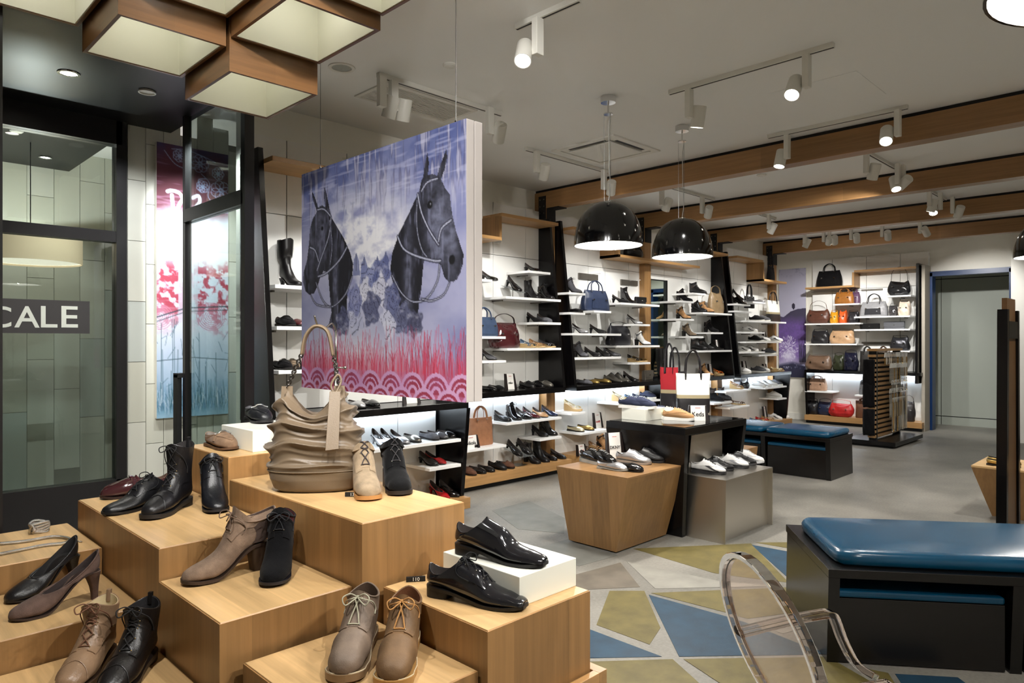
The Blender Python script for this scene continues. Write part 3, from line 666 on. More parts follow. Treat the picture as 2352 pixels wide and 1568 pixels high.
    def surf(s, q, th, off=0.):
        fx, fz, bx, bz, w, k, n = s.st(q)
        c, si = math.cos(th), math.sin(th); e = 2/n
        cc = math.copysign(abs(c)**e, c); ss = math.copysign(abs(si)**e, si)
        mx, mz, dx, dz = (fx+bx)/2, (fz+bz)/2, (fx-bx)/2, (fz-bz)/2
        l = math.hypot(dx, dz) or 1e-6
        o1 = 1+off/max(l, .004); o2 = w+off
        sg = s.sag*sstep(.72, 1, q)*abs(ss)**1.5
        return Vector((mx+dx*cc*o1, o2*ss*(1-k*cc), mz+dz*cc*o1-sg))
    def rings(s, q0=0, q1=1, nr=26, npt=26, off=0.): return [[s.surf(q0+(q1-q0)*j/nr, 2*PI*k/npt, off) for k in range(npt)] for j in range(nr+1)]
    def upper(s, nr=26, npt=26): return MB().loft(s.rings(0, 1, nr, npt), True, False)
    def lining(s, npt=26, deep=.07):
        rim = s.rings(1, 1, 1, npt)[0]; c = sum((Vector(p) for p in rim), Vector())/npt
        r1 = [c+(Vector(p)-c)*.93+Vector((0, 0, .001)) for p in rim]
        if s.kind == 'boot': r2 = [c+(Vector(p)-c)*.86+Vector((0, 0, -deep)) for p in rim]
        else: r2 = [Vector((c.x+(p[0]-c.x)*.93, p[1]*.84, s.zb(max(p[0], .02))+.008)) for p in rim]
        return MB().loft([rim, r1, r2], False, True)
    def patch(s, q0, q1, t0, t1, off=.002, nq=10, nt=8):
        """raised overlay; t0/t1 numbers or functions of 0..1"""
        f = lambda t, x: t(x) if callable(t) else t
        top = [[s.surf(q0+(q1-q0)*j/nq, f(t0, j/nq)+(f(t1, j/nq)-f(t0, j/nq))*k/nt, off) for k in range(nt+1)] for j in range(nq+1)]
        bot = [[s.surf(q0+(q1-q0)*j/nq, f(t0, j/nq)+(f(t1, j/nq)-f(t0, j/nq))*k/nt, -.003) for k in range(nt+1)] for j in range(nq+1)]
        m = MB(); m.loft(top, False, False, False)
        edge = [top[0], bot[0]], [bot[-1], top[-1]], [[r[0] for r in bot], [r[0] for r in top]], [[r[-1] for r in top], [r[-1] for r in bot]]
        for e in edge: m.loft(e, False, False, False)
        return m
    def hw(s, x):
        t = x/s.L; tw = s.tw
        X = [0, .012, .05, .11, .2, .36, .5, .62, .72, .80, .88, .95, .985, 1.0]; Y = [.0, .012, .023, .031, .034, .033, .036, .043, .0465, .0435, tw*1.12, tw*.84, tw*.5, tw*.12 if tw != .034 else tw*.45]
        return float(np.interp(t, X, Y))*s.Wd
    def outline(s, off=.001, n=30, x0=0, x1=None):
        x1 = x1 if x1 else s.L; xs = [x0+(x1-x0)*(.5-.5*math.cos(PI*k/n)) for k in range(n+1)]
        return xs, [s.hw(x)+off for x in xs]
    def sole(s, off=.001, flat=None, th=None, lug=0):
        """sole plate: th thickness following the last, or flat down to the ground"""
        xs, ws = s.outline(off); T = []; B = []
        for x, w in zip(xs, ws):
            xx = x+(off if x > s.L*.5 else -off)*(1 if abs(x-s.L/2) > s.L*.4 else 0); zt = s.zb(x)+.002
            z0 = (max(0, s.zb(x)-s.tp) if th is None else zt-.002-th)
            if flat: z0 = .006*sstep(.8, 1, x/s.L)
            T.append((xx, w, zt)); B.append((xx, w*.985, z0))
        rings = []
        n = len(xs)
        for A in (T, B): rings.append(A+[(p[0], -p[1], p[2]) for p in A[::-1]])
        m = MB(); m.loft(rings, False, False)
        for R, fl in ((0, 1), (1, 0)):
            o = R*2*n
            for k in range(n-1):
                q = (o+k, o+k+1, o+2*n-2-k, o+2*n-1-k); m.f.append(q[::-1] if fl else q)
        return m
    def heel(s, shape='block'):
        L = s.L; a = {'stiletto': (.18, .035, .05, .006), 'cone': (.2, .02, .095, .0105), 'block': (.24, .0, .19, .027), 'stack': (.255, .0, .25, .031), 'chunk': (.24, .01, .2, .025)}[shape]
        x1 = a[0]*L; n = 12; rings = []
        prof = [0, .12, .3, .55, .8, 1] if shape in ('stiletto', 'cone') else [0, .5, 1]
        for f in prof:
            e = 1-(1-f)**(2.2 if shape in ('stiletto', 'cone') else 1)
            xa, xb, w = 0+(a[1]*L)*e, x1+(a[2]*L-x1)*e, (s.hw(.12*L)+.0005)+(a[3]*s.Wd-s.hw(.12*L))*e
            z = None; R = []
            for k in range(16):
                t = 2*PI*k/16; c, si = math.cos(t), math.sin(t)
                ex = .55 if c < 0 else .3
                px = (xa+xb)/2+(xb-xa)/2*math.copysign(abs(c)**(ex+.25), c); py = w*math.copysign(abs(si)**.7, si)
                zt = s.zb(max(px, 0))-.001
                R.append((px, py, zt*(1-f)))
            rings.append(R)
        return MB().loft(rings, True, True)
    def laces(s, q0, q1, rows, half=.014, r=.0018, off=.004, bow=True, cross=True):
        m = MB(); Q = [q0+(q1-q0)*k/(rows-1) for k in range(rows)]
        tt = lambda q: math.asin(min(.95, (half/max(s.st(q)[4], .015))**1.15))
        for k, q in enumerate(Q):
            if not cross or k == 0: m.tube([s.surf(q, a*tt(q), off) for a in (-1, -.5, 0, .5, 1)], r, 6)
            if cross and k < rows-1:
                for sg in (-1, 1):
                    q2 = Q[k+1]; m.tube([s.surf(q+(q2-q)*f, sg*(1-2*f)*tt(q), off+.002*math.sin(f*PI)) for f in (0, .25, .5, .75, 1)], r, 6)
        b = None
        if bow:
            b = MB(); q = Q[-1]; c = s.surf(q, 0, off+.003)
            for sg in (-1, 1):
                b.tube(crv([c, c+Vector((.006, sg*.018, .010)), c+Vector((.020, sg*.034, .004)), c+Vector((.026, sg*.026, -.012)), c+Vector((.012, sg*.008, -.004)), c], 5), r*.95, 6)
                b.tube(crv([c, c+Vector((.010, sg*.016, -.002)), s.surf(q-.03, sg*.85, .009), s.surf(q-.07, sg*1.25, .005), s.surf(q-.13, sg*1.3, .004)], 5), r*.9, 6)
            b.sphere(c, r*2.4, 5)
        return m, b, [(s.surf(q, sg*(tt(q)+.06), .0028)) for q in Q for sg in (-1, 1)]
PROTO = {}
def proto(key, fn):
    if key not in PROTO: PROTO[key] = fn()
    return PROTO[key]
def ring_mesh(r=.0028, t=.0009): return MB().loft([[((r+t*math.cos(b))*math.cos(a), (r+t*math.cos(b))*math.sin(a), t*math.sin(b)) for b in (0, 1.57, 3.14, 4.71)] for a in [k*2*PI/8 for k in range(9)]], False, False)
def shoe(style, col, fin='leather', **kw):
    """-> list of (part, mesh, [sub parts]) plus length; cached"""
    key = (style, col, fin, tuple(sorted(kw.items())))
    return proto(key, lambda: make_shoe(style, col, fin, **kw))
BK = (18, 17, 18)
def make_shoe(style, col, fin, sole=None, line=(40, 34, 30), lace=None, hi=False, **kw):
    m = leather(col, fin); P = []; nr, npt = (40, 36) if hi else (20, 18)
    ml = leather(line, 'cloth'); ms = leather(sole or (24, 20, 18), 'rubber')
    def part(n, mb, mt, sm=True, ang=55, sub=None): P.append((n, mb.mesh(n, mt, sm, ang), sub or []))
    def eyes(pts, mt=M_eye):
        mb = MB()
        for p in pts: mb.sphere(p, .0024, 4)
        return ('eyelets', mb.mesh('eyelets', mt, True), 1)
    D = dict(
        pump=dict(kind='pump', hh=.075, th=.032), stiletto=dict(kind='pump', hh=.088, th=.028, toe='point'), slingback=dict(kind='pump', hh=.08, th=.03, toe='point'), midheel=dict(kind='pump', hh=.05, th=.034),
        wedge=dict(kind='pump', hh=.06, tp=.012, th=.034), flat=dict(kind='flat', hh=.012, tp=.006, th=.036, ch=.048, sag=.012, open_t=.66), moccasin=dict(kind='flat', hh=.014, tp=.010, th=.042, ch=.05, sag=.012, open_t=.60),
        loafer=dict(kind='low', hh=.022, tp=.008, th=.04, tx=.52, tz=.078, sag=.026), dressloafer=dict(kind='low', hh=.03, tp=.008, th=.028, toe='square', L=.315, tx=.38, tz=.116, sag=.034, ch=.064),
        oxford=dict(kind='low', hh=.03, tp=.008, th=.028, toe='square', L=.315, tx=.38, tz=.114, sag=.034, ch=.062), sneaker=dict(kind='low', hh=.028, tp=.022, th=.042, tx=.42, tz=.108, sag=.028, ch=.06, L=.275),
        runner=dict(kind='low', hh=.026, tp=.016, th=.036, tx=.42, tz=.106, sag=.028, ch=.062, L=.28), bootie=dict(kind='boot', hh=.085, tp=.01, th=.036, sh=.085, shf=.105, top=(.44, .02)),
        anklewedge=dict(kind='boot', hh=.07, tp=.012, th=.04, sh=.11, top=(.42, .0)), heelboot=dict(kind='boot', hh=.075, tp=.006, th=.034, sh=.16, top=(.42, -.01)), combat=dict(kind='boot', hh=.03, tp=.014, th=.042, sh=.155, shf=.165, top=(.41, -.01), wt=.045, L=.275),
        desert=dict(kind='boot', hh=.026, tp=.016, th=.048, sh=.095, shf=.105, top=(.40, .03), wt=.04, L=.295, toe='wide'), tallboot=dict(kind='boot', hh=.07, tp=.006, th=.034, sh=.30, top=(.48, -.06), wt=.055), uggboot=dict(kind='boot', hh=.02, tp=.016, th=.048, sh=.2, top=(.46, .0), wt=.055, toe='wide'),
        sandal=dict(kind='pump', hh=.02, tp=.012, th=.03), wedgesandal=dict(kind='pump', hh=.085, tp=.025, th=.03))[style]
    D = dict(D); D.update(kw); S = Shoe(**D)
    if style in ('sandal', 'wedgesandal'):
        part('sole', S.sole(.002, flat=True), ms); st = []
        for q in (.28, .40):
            part('strap', MB().tube([S.surf(q, a, .001) for a in np.linspace(-1.9, 1.9, 11)], .009, 6, flat=.0022), m)
        part('ankle_strap', MB().tube([S.surf(.97, a, .001) for a in np.linspace(-3.1, -.9, 8)]+[S.surf(.97, a, .001) for a in np.linspace(.9, 3.1, 8)], .006, 6, flat=.002), m)
        part('heel_counter', S.patch(.8, 1, 2.2, 4.1, .002, 5, 8), m)
        return P, S.L
    part('upper', S.upper(nr, npt), m)
    part('lining', S.lining(npt), ml)
    if hi or style in ('sneaker', 'runner', 'oxford'):
        rm = S.rings(1, 1, 1, npt)[0]; part('collar', MB().tube(rm+rm[:1], .0022 if hi else .0035, 6), m)
    if style in ('pump', 'stiletto', 'slingback', 'midheel'):
        part('sole', S.sole(.0, th=.0045), ms); part('heel', S.heel('stiletto' if style in ('stiletto', 'slingback') else 'cone'), m)
    elif style in ('wedge', 'anklewedge'): part('wedge_sole', S.sole(.0015, flat=True), ms if sole else m)
    elif style in ('flat', 'moccasin', 'loafer'):
        part('sole', S.sole(.0015, th=S.tp-.001), ms); part('heel', S.heel('stack'), ms)
    elif style in ('oxford', 'dressloafer'):
        part('sole', S.sole(.003, th=S.tp-.001), ms); part('heel', S.heel('stack'), ms)
    elif style in ('sneaker', 'runner'): part('sole', S.sole(.003, flat=True), leather(sole or (232, 230, 222), 'rubber'))
    elif style in ('bootie', 'heelboot', 'tallboot'):
        part('sole', S.sole(.0025, th=.007), ms); part('heel', S.heel('chunk' if style != 'tallboot' else 'cone'), ms if style == 'bootie' else m)
    else:
        part('sole', S.sole(.004, th=S.tp-.001), ms, sub=None); part('heel', S.heel('stack'), ms)
    if style in ('oxford', 'desert', 'combat', 'bootie', 'anklewedge', 'sneaker', 'runner') and lace is not None:
        c = dict(oxford=(.50, .70, 4), desert=(.50, .78, 2), combat=(.5, .97, 6), bootie=(.62, .78, 2), anklewedge=(.55, .9, 4), sneaker=(.40, .66, 5), runner=(.40, .66, 5))[style]
        ml2 = leather(lace, 'cloth')
        q0, q1, rows = c; bow = style in ('desert', 'bootie', 'oxford') or (style == 'combat' and hi)
        if hi or style in ('sneaker', 'runner'):
            qe = 1.0 if style in ('combat', 'desert', 'anklewedge', 'bootie') else .78
            for sg in (-1, 1):
                a0 = (lambda x: .30+.0*x) if sg > 0 else (lambda x: 2*PI-.30)
                a1 = (lambda x: .95+1.0*x) if sg > 0 else (lambda x: 2*PI-.95-1.0*x)
                f0, f1 = (a0, a1) if sg > 0 else (a1, a0)
                part('lace_facing', S.patch(q0-.05, qe, f0, f1, .0028, 14, 8), m)
            part('tongue', S.patch(q0-.02, min(1.0, qe), -.30, .30, .0012, 10, 6), m)
        lm, bm, ep = S.laces(q0, q1, rows, .014 if style != 'runner' else .012, .0017 if not hi else .0019, .0045, bow, style != 'sneaker')
        sub = [eyes(ep, M_eye if style == 'combat' else M_eyes)]
        if bm: sub.append(('bow', bm.mesh('bow', ml2, True), 1))
        part('laces', lm, ml2, sub=sub)
    if style == 'oxford' or style == 'dressloafer':
        part('toe_cap', S.patch(0.0, .30, -1.9, 1.9, .0015, 10, 16), m)
    if style == 'dressloafer': 
        for sg in (1, -1):
            part('side_gore', S.patch(.55, .76, .75 if sg > 0 else 2*PI-1.05, 1.05 if sg > 0 else 2*PI-.75, .0015, 8, 4), leather((10, 10, 10), 'cloth'))
    if style in ('moccasin',):
        part('apron_seam', MB().tube([S.surf(.14+.30*(abs(k)/7)**1.4 if abs(k) < 8 else 0, .95*k/7, .001) for k in range(-7, 8)], .0026, 6), m)
        part('metal_bit', MB().tube([S.surf(.50, a, .006+.003*math.cos(a*6)) for a in np.linspace(-.9, .9, 13)], [.0035+.0015*abs(math.sin(k*1.1)) for k in range(13)], 8), M_chrome)
        part('saddle_strap', MB().tube([S.surf(.48, a, .001) for a in np.linspace(-1.6, 1.6, 13)], .010, 6, flat=.002), m)
    if style == 'loafer':
        part('penny_strap', MB().tube([S.surf(.55, a, .001) for a in np.linspace(-1.5, 1.5, 13)], .011, 6, flat=.0025), m)
        part('apron_seam', MB().tube([S.surf(.14+.38*(abs(k)/7)**1.4, .95*k/7, .001) for k in range(-7, 8)], .0022, 6), m)
    if style == 'runner':
        mm = leather(lace or (30, 30, 32), 'leather')
        for sg in (1, -1):
            part('side_stripe', S.patch(.30, .72, (lambda x: 1.9-1.0*x) if sg > 0 else (lambda x: 2*PI-2.25+1.0*x), (lambda x: 2.25-1.0*x) if sg > 0 else (lambda x: 2*PI-1.9+1.0*x), .002, 10, 3), mm)
        part('heel_tab', S.patch(.86, 1, 2.6, 3.7, .002, 4, 5), mm)
    if style == 'combat' and hi: part('toe_seam', MB().tube([S.surf(.33-.05*abs(a), a, .001) for a in np.linspace(-1.8, 1.8, 15)], .0018, 6), m); part('pull_tab', MB().tube([S.surf(.97, PI, .002), S.surf(1, PI, .004)+Vector((-.002, 0, .012)), S.surf(1, PI, .001)+Vector((.006, 0, .012)), S.surf(.97, PI, -.006)], .006, 6, flat=.0012), m)
    if style == 'desert' and hi: part('welt_stitch', MB().tube([(x, sg*(S.hw(x)+.0025), S.zb(x)+.0025) for sg, rg in ((1, 1), (-1, -1)) for x in list(np.linspace(.02, S.L*.985, 24))[::rg]], .0013, 5), leather((206, 190, 158), 'cloth'))
    if style == 'anklewedge' and hi:
        for sg in (1, -1): part('fold_cuff', S.patch(.86, 1, .45 if sg > 0 else PI, PI if sg > 0 else 2*PI-.45, .006, 6, 10), m)
    return P, S.L
def put_shoe(pr, loc, rz, label, name='shoe', cat='shoe', sc=1., tilt=0., group=None):
    parts, L = pr
    o = thing(name, label, cat, loc, rz, group)
    o.rotation_euler = (0, tilt, rz)
    for n, me, sub in parts:
        c = link(n, me, o, (-L/2*sc, 0, 0), (0, 0, 0), sc)
        for sn, sme, _ in sub:
            e = link(sn, sme, c)
            if sn == 'eyelets': e['kind'] = 'stuff'
    return o
NAMES = dict(pump='pump_shoe', stiletto='stiletto_pump', slingback='slingback_pump', midheel='low_heel_pump', wedge='wedge_shoe', flat='ballet_flat', moccasin='moccasin', loafer='loafer', dressloafer='slip_on_dress_shoe', oxford='derby_shoe', sneaker='canvas_sneaker', runner='running_shoe', bootie='heeled_ankle_boot',
             anklewedge='lace_up_ankle_boot', heelboot='heeled_boot', combat='lace_up_boot', desert='desert_boot', tallboot='tall_boot', uggboot='sheepskin_boot', sandal='flat_sandal', wedgesandal='wedge_sandal')
CATS = {k: ('boot' if 'boot' in v else 'sandal' if 'sandal' in v else 'sneaker' if v in ('canvas_sneaker', 'running_shoe') else 'shoe') for k, v in NAMES.items()}
# ================================================================ WINDOW DISPLAY BOXES (foreground)
def oak_box(x0, x1, y0, y1, z, label):
    o = thing('display_box', label, 'display box', ((x0+x1)/2, (y0+y1)/2, 0), 0, 'oak display boxes in the window')
    a, b = (x1-x0)/2-.001, (y1-y0)/2-.001; t = .018
    MB().prism([(-a, -b, 0), (a, -b, 0), (a-t, -b+t, 0), (-a+t, -b+t, 0)], (0, 0, z-.003)).build('front_panel', M_oak, o)
    MB().prism([(a, b, 0), (-a, b, 0), (-a+t, b-t, 0), (a-t, b-t, 0)], (0, 0, z-.003)).build('back_panel', M_oak, o)
    MB().prism([(-a, b, 0), (-a, -b, 0), (-a+t, -b+t, 0), (-a+t, b-t, 0)], (0, 0, z-.003)).build('side_panel', M_oak, o)
    MB().prism([(a, -b, 0), (a, b, 0), (a-t, b-t, 0), (a-t, -b+t, 0)], (0, 0, z-.003)).build('side_panel', M_oak, o)
    MB().box(-a+.004, a-.004, -b+.004, b-.004, z-.02, z).build('top_panel', M_top, o, bevel=.0012)
    MB().prism([(-a, -b, z-.006), (a, -b, z-.006), (a-.004, -b+.004, z-.0002), (-a+.004, -b+.004, z-.0002)], (0, 0, .0001)).build('edge_band', M_oakx, o)
    return o
ZI, ZO, ZA, ZC, ZD, ZE, ZF, ZG, ZH = .634, .744, .946, .747, .847, 1.034, .633, .73, .538
oak_box(.815, 1.236, 1.36, 1.843, ZI, 'oak display box under the two desert boots')
oak_box(1.240, 1.668, 1.33, 1.803, ZO, 'oak display box under the black derby and the white riser')
oak_box(1.175, 1.588, 1.82, 2.78, ZA, 'long oak display box under the ruched bag')
oak_box(.762, 1.172, 1.866, 2.335, ZC, 'oak display box under the taupe and black suede heeled boots')
oak_box(.765, 1.170, 2.34, 3.30, ZD, 'long oak display box under the black lace-up boots')
oak_box(1.172, 1.60, 2.785, 3.25, ZE, 'tallest oak display box under the taupe moccasin')
oak_box(.34, .760, 2.47, 2.925, ZF, 'oak display box under the two pumps')
oak_box(.30, .760, 2.93, 3.43, ZG, 'oak display box with silver jewellery')
oak_box(.34, .758, 1.98, 2.465, ZH, 'low oak display box under the two laced boots')
# stepped oak tray at the foot of the derby box
o = thing('display_tray', 'low oak tray around the foot of the derby box', 'display box', (1.46, 1.55, 0))
MB().box(.214, .25, -.25, .25, 0, .50).build('rim', M_oaky, o, bevel=.001); MB().box(-.22, .214, -.25, -.226, 0, .50).build('rim', M_oakx, o, bevel=.001)
def riser(cx, cy, w, d, h, z, label, rz=0):
    o = thing('white_riser', label, 'riser', (cx, cy, z), rz, 'white display risers')
    MB().box(-w/2, w/2, -d/2, d/2, 0, h).build('block', mat('cream_white_lacquer', (236, 236, 224), .35), o, bevel=.002); return o
a = on_z(993, 1255, ZO+.087); b = on_z(1193, 1325, ZO+.087); c = on_z(1322, 1280, ZO+.087)
rw = (Vector((c.x, c.y))-Vector((b.x, b.y))).length
riser((b.x+c.x)/2, b.y+.17, c.x-b.x, .34, .087, ZO, 'white riser under the slip-on dress shoe')
b = on_z(600, 995, ZE+.09)
riser(1.445, 3.0, .29, .32, .09, ZE, 'white riser behind the ruched bag')
def fg(style, heel, tip, z, label, col, fin='leather', L=None, name=None, cat=None, sc=1., **kw):
    h, t = on_z(*heel, z), on_z(*tip, z); a = math.atan2(t.y-h.y, t.x-h.x)
    pr = shoe(style, col, fin, hi=True, **kw); l = pr[1]*sc
    return put_shoe(pr, (h.x+math.cos(a)*l/2, h.y+math.sin(a)*l/2, z+.0005), a, label, name or NAMES[style], cat or CATS[style], sc)
fg('desert', (846, 1452), (775, 1590), ZI, 'taupe-grey desert boot with pale grey laces', (108, 92, 78), 'nubuck', lace=(168, 164, 142), sole=(124, 102, 76), line=(70, 52, 38), sh=.115, shf=.125, sc=1.08)
fg('desert', (940, 1462), (893, 1600), ZI, 'brown waxed leather desert boot with tan laces', (106, 80, 52), 'nubuck', lace=(176, 128, 74), sole=(164, 124, 70), line=(96, 56, 26), sh=.115, shf=.115, sc=1.08)
fg('oxford', (985, 1362), (1180, 1396), ZO, 'black cap-toe derby shoe standing on the oak box', (22, 22, 26), 'patent', lace=(14, 14, 16), sole=(16, 14, 14), line=(52, 46, 44))
fg('dressloafer', (1050, 1266), (1246, 1302), ZO+.087, 'black cap-toe slip-on dress shoe on the white riser', (22, 22, 26), 'patent', sole=(16, 14, 14), line=(52, 46, 44))
fg('bootie', (612, 1300), (460, 1336), ZC, 'taupe suede heeled boot with laced side', (124, 104, 88), 'suede', lace=(104, 84, 70), sole=(60, 46, 38), line=(64, 50, 44), sh=.105, shf=.09, top=(.40, -.10), sc=1.04)
fg('bootie', (655, 1290), (608, 1378), ZC, 'black suede heeled boot with dark bow laces', (9, 9, 11), 'suede', lace=(24, 24, 28), sole=(30, 28, 34), line=(70, 22, 26), sh=.10, shf=.11)
fg('loafer', (388, 1128), (236, 1146), ZD, 'dark burgundy penny loafer at the left corner', (58, 30, 32), 'patent', sole=(40, 26, 24), line=(84, 62, 50))
fg('oxford', (405, 1146), (296, 1172), ZD, 'low black brogue lace-up shoe between loafer and tall boot', (18, 18, 20), 'leather', lace=(16, 16, 18), sole=(22, 20, 20), toe='round', L=.275)
fg('combat', (432, 1156), (350, 1190), ZD, 'tall black lace-up brogue boot on the long box', (18, 17, 19), 'leather', lace=(18, 17, 18), sole=(26, 24, 24), sh=.225, shf=.225, line=(30, 26, 26))
fg('bootie', (478, 1150), (522, 1204), ZD, 'black leather heeled boot with a bow', (17, 18, 22), 'leather', lace=(16, 16, 18), sole=(24, 24, 28), sh=.09, shf=.11, top=(.43, .03))
fg('moccasin', (478, 1022), (556, 1040), ZE, 'taupe suede moccasin with a silver bit', (122, 98, 78), 'suede', sole=(84, 60, 42), line=(120, 112, 104), sc=.94)
fg('moccasin', (572, 962), (650, 984), ZE+.09, 'black moccasin with silver bit on the white riser', (26, 27, 30), 'leather', sole=(24, 22, 22), line=(86, 86, 88))
fg('anklewedge', (828, 1118), (866, 1174), ZA, 'beige suede ankle boot with folded collar', (138, 121, 99), 'suede', lace=(52, 46, 48), sole=(168, 122, 72), line=(50, 40, 34), sh=.105, hh=.06, toe='wide')
fg('anklewedge', (895, 1108), (948, 1168), ZA, 'black suede ankle boot with lug sole', (9, 9, 10), 'suede', lace=(40, 38, 40), sole=(26, 22, 22), line=(34, 26, 26), sh=.105, hh=.06, toe='wide')
fg('pump', (176, 1330), (8, 1392), ZF, 'black pump with bow at the left edge', (22, 21, 22), 'leather', line=(26, 24, 24), hh=.095, ch=.066, th=.036)
fg('pump', (228, 1372), (24, 1428), ZF, 'taupe suede pump with ruffled toe', (92, 74, 66), 'suede', line=(48, 38, 36), hh=.098, ch=.066, th=.036, sole=(54, 42, 38))
fg('combat', (250, 1500), (150, 1600), ZH, 'tan leather laced boot with rolled lining', (132, 106, 82), 'leather', lace=(106, 72, 52), sole=(70, 52, 38), line=(196, 178, 140), sc=1.0)
fg('combat', (345, 1508), (250, 1606), ZH, 'black leather laced boot with side stack heel', (22, 19, 18), 'leather', lace=(26, 24, 24), sole=(40, 30, 24), line=(26, 24, 26))
# ================================================================ BAGS
def wr(seed, amp):
    """crease field over a bag surface"""
    rg = random.Random(seed); K = [(rg.uniform(2, 7), rg.uniform(8, 34), rg.uniform(0, 6.3), rg.uniform(.4, 1)) for _ in range(6)]
    return lambda th, z: amp*sum(a*math.sin(k*th+m*z+p+1.1*math.sin(2*th+9*z+p)) for k, m, p, a in K)/3
def make_bag(style, col, fin='leather', w=.34, h=.26, d=.14, hl=.16, trim=None, metal=True, seed=1, strap=None):
    m = leather(col, fin); mt = leather(trim, 'leather') if trim else m; P = []; mk = M_chrome
    f = wr(seed, dict(tote=.004, satchel=.004, hobo=.010, slouch=.012, clutch=.0015)[style]); n = 36; R = []
    prof = dict(tote=[(0, .92, 1, 5), (.02, .97, 1.04, 5), (.3, .98, 1.0, 4.5), (.6, 1, .8, 4), (.85, 1.02, .5, 4), (1, 1.03, .28, 4)],
                satchel=[(0, .9, .9, 4), (.03, 1, 1, 4), (.3, 1.03, 1.05, 3), (.6, .97, .95, 3), (.85, .88, .6, 3), (1, .84, .16, 3)],
                hobo=[(0, .62, .6, 3), (.05, .84, .85, 3), (.25, 1.03, 1.1, 2.6), (.5, 1.02, 1, 2.6), (.75, .9, .66, 2.6), (1, .8, .22, 2.6)],
                slouch=[(0, .85, .9, 3.2), (.04, .98, 1.05, 3), (.25, 1.06, 1.15, 2.6), (.5, 1.0, 1.05, 2.6), (.75, .92, .8, 2.6), (1, .82, .3, 2.6)],
                clutch=[(0, .97, .9, 5), (.05, 1, 1, 5), (.5, 1, 1.05, 5), (.9, 1, .9, 5), (1, .98, .5, 5)])[style]
    X = np.array(prof); nz = 22; dip = dict(hobo=.30, slouch=.14, satchel=.04, tote=.03, clutch=0)[style]
    for j in range(nz+1):
        t = j/nz; aw, ad, ex = [float(np.interp(t, X[:, 0], X[:, i])) for i in (1, 2, 3)]; ring = []
        for k in range(n):
            th = 2*PI*k/n; c, s = math.cos(th), math.sin(th); e = 2/ex
            px = math.copysign(abs(c)**e, c)*w/2*aw; py = math.copysign(abs(s)**e, s)*d/2*ad
            o = f(th, t*h)*(1 if 0 < j else 0)*(.35 if t > .95 else 1)
            nn = math.hypot(px/w, py/d) or 1; z = t*h*(1-dip*t*t*(1-(px/(w/2))**2))
            ring.append((px+o*px/w/nn*.8, py+o*py/d/nn, z+.3*o*t))
        R.append(ring)
    P.append(('body', MB().loft(R, True, True).mesh('body', m, True, 50), []))
    hw = w*.22 if style in ('tote', 'satchel') else w*.36
    zt = h*(.97 if style in ('tote', 'satchel') else .94)
    def arch(y, hl, lean=0., r=.007, flat=None, x=hw):
        return MB().tube(crv([(-x, y, zt-.05), (-x*1.02, y*.8, zt+.02), (-x*.8, y*.5+lean*.6, zt+hl*.7), (0, y*.3+lean, zt+hl), (x*.8, y*.5+lean*.6, zt+hl*.7), (x*1.02, y*.8, zt+.02), (x, y, zt-.05)], 5), r, 8, flat=flat)
    if style in ('tote', 'satchel'):
        for sg in (-1, 1): 
            hm = arch(sg*d*.26, hl, r=.0075 if style == 'satchel' else .011, flat=None if style == 'satchel' else .0025)
            sub = []
            if metal:
                q = MB()
                for sx in (-1, 1): q.lathe([(.008, -.004), (.0115, -.002), (.0115, .002), (.008, .004)], 10, (sx*hw, sg*d*.27, zt-.012))
                sub = [('ring', q.mesh('ring', mk, True), 0)]
            P.append(('handle', hm.mesh('handle', mt, True), sub))
    elif style in ('hobo', 'slouch'):
        P.append(('shoulder_strap', arch(0, hl, r=.012, flat=.003).mesh('shoulder_strap', mt, True), []))
    if style == 'clutch':
        P.append(('flap', MB().prism([(-w*.49, -d*.5-.003, h*.35), (0, -d*.5-.004, h*.25), (w*.49, -d*.5-.003, h*.35), (w*.49, -d*.5-.002, h*.98), (-w*.49, -d*.5-.002, h*.98)], (0, .004, 0)).mesh('flap', mt), []))
    elif style == 'satchel':
        P.append(('front_pocket', MB().prism([(-w*.3, -d*.54, h*.12), (w*.3, -d*.54, h*.12), (w*.28, -d*.52, h*.52), (-w*.28, -d*.52, h*.52)], (0, .012, 0)).mesh('front_pocket', mt), []))
    if metal and style != 'tote':
        for sx in ((-1, 1) if style != 'clutch' else (0,)): P.append(('buckle', MB().box(sx*w*.25-.012, sx*w*.25+.012, -d*.57-.004, -d*.5, h*.50, h*.56).mesh('buckle', M_chrome), []))
    if style in ('tote',) and trim:   # contrasting base panel
        P.append(('base_panel', MB().loft([[(p[0]*1.012, p[1]*1.03, p[2]-.0005) for p in R[j]] for j in range(0, 9)], True, False).mesh('base_panel', mt, True, 50), []))
        P.append(('band', MB().loft([[(p[0]*1.014, p[1]*1.035, p[2]) for p in R[j]] for j in (8, 10)], False, False).mesh('band', leather((150, 138, 108), 'cloth'), True, 50), []))
    return P
def put_bag(parts, loc, rz, label, name='handbag', cat='handbag', group=None):
    o = thing(name, label, cat, loc, rz, group)
    for n, me, sub in parts:
        c = link(n, me, o)
        for sn, sme, _ in sub: link(sn, sme, c)
    return o
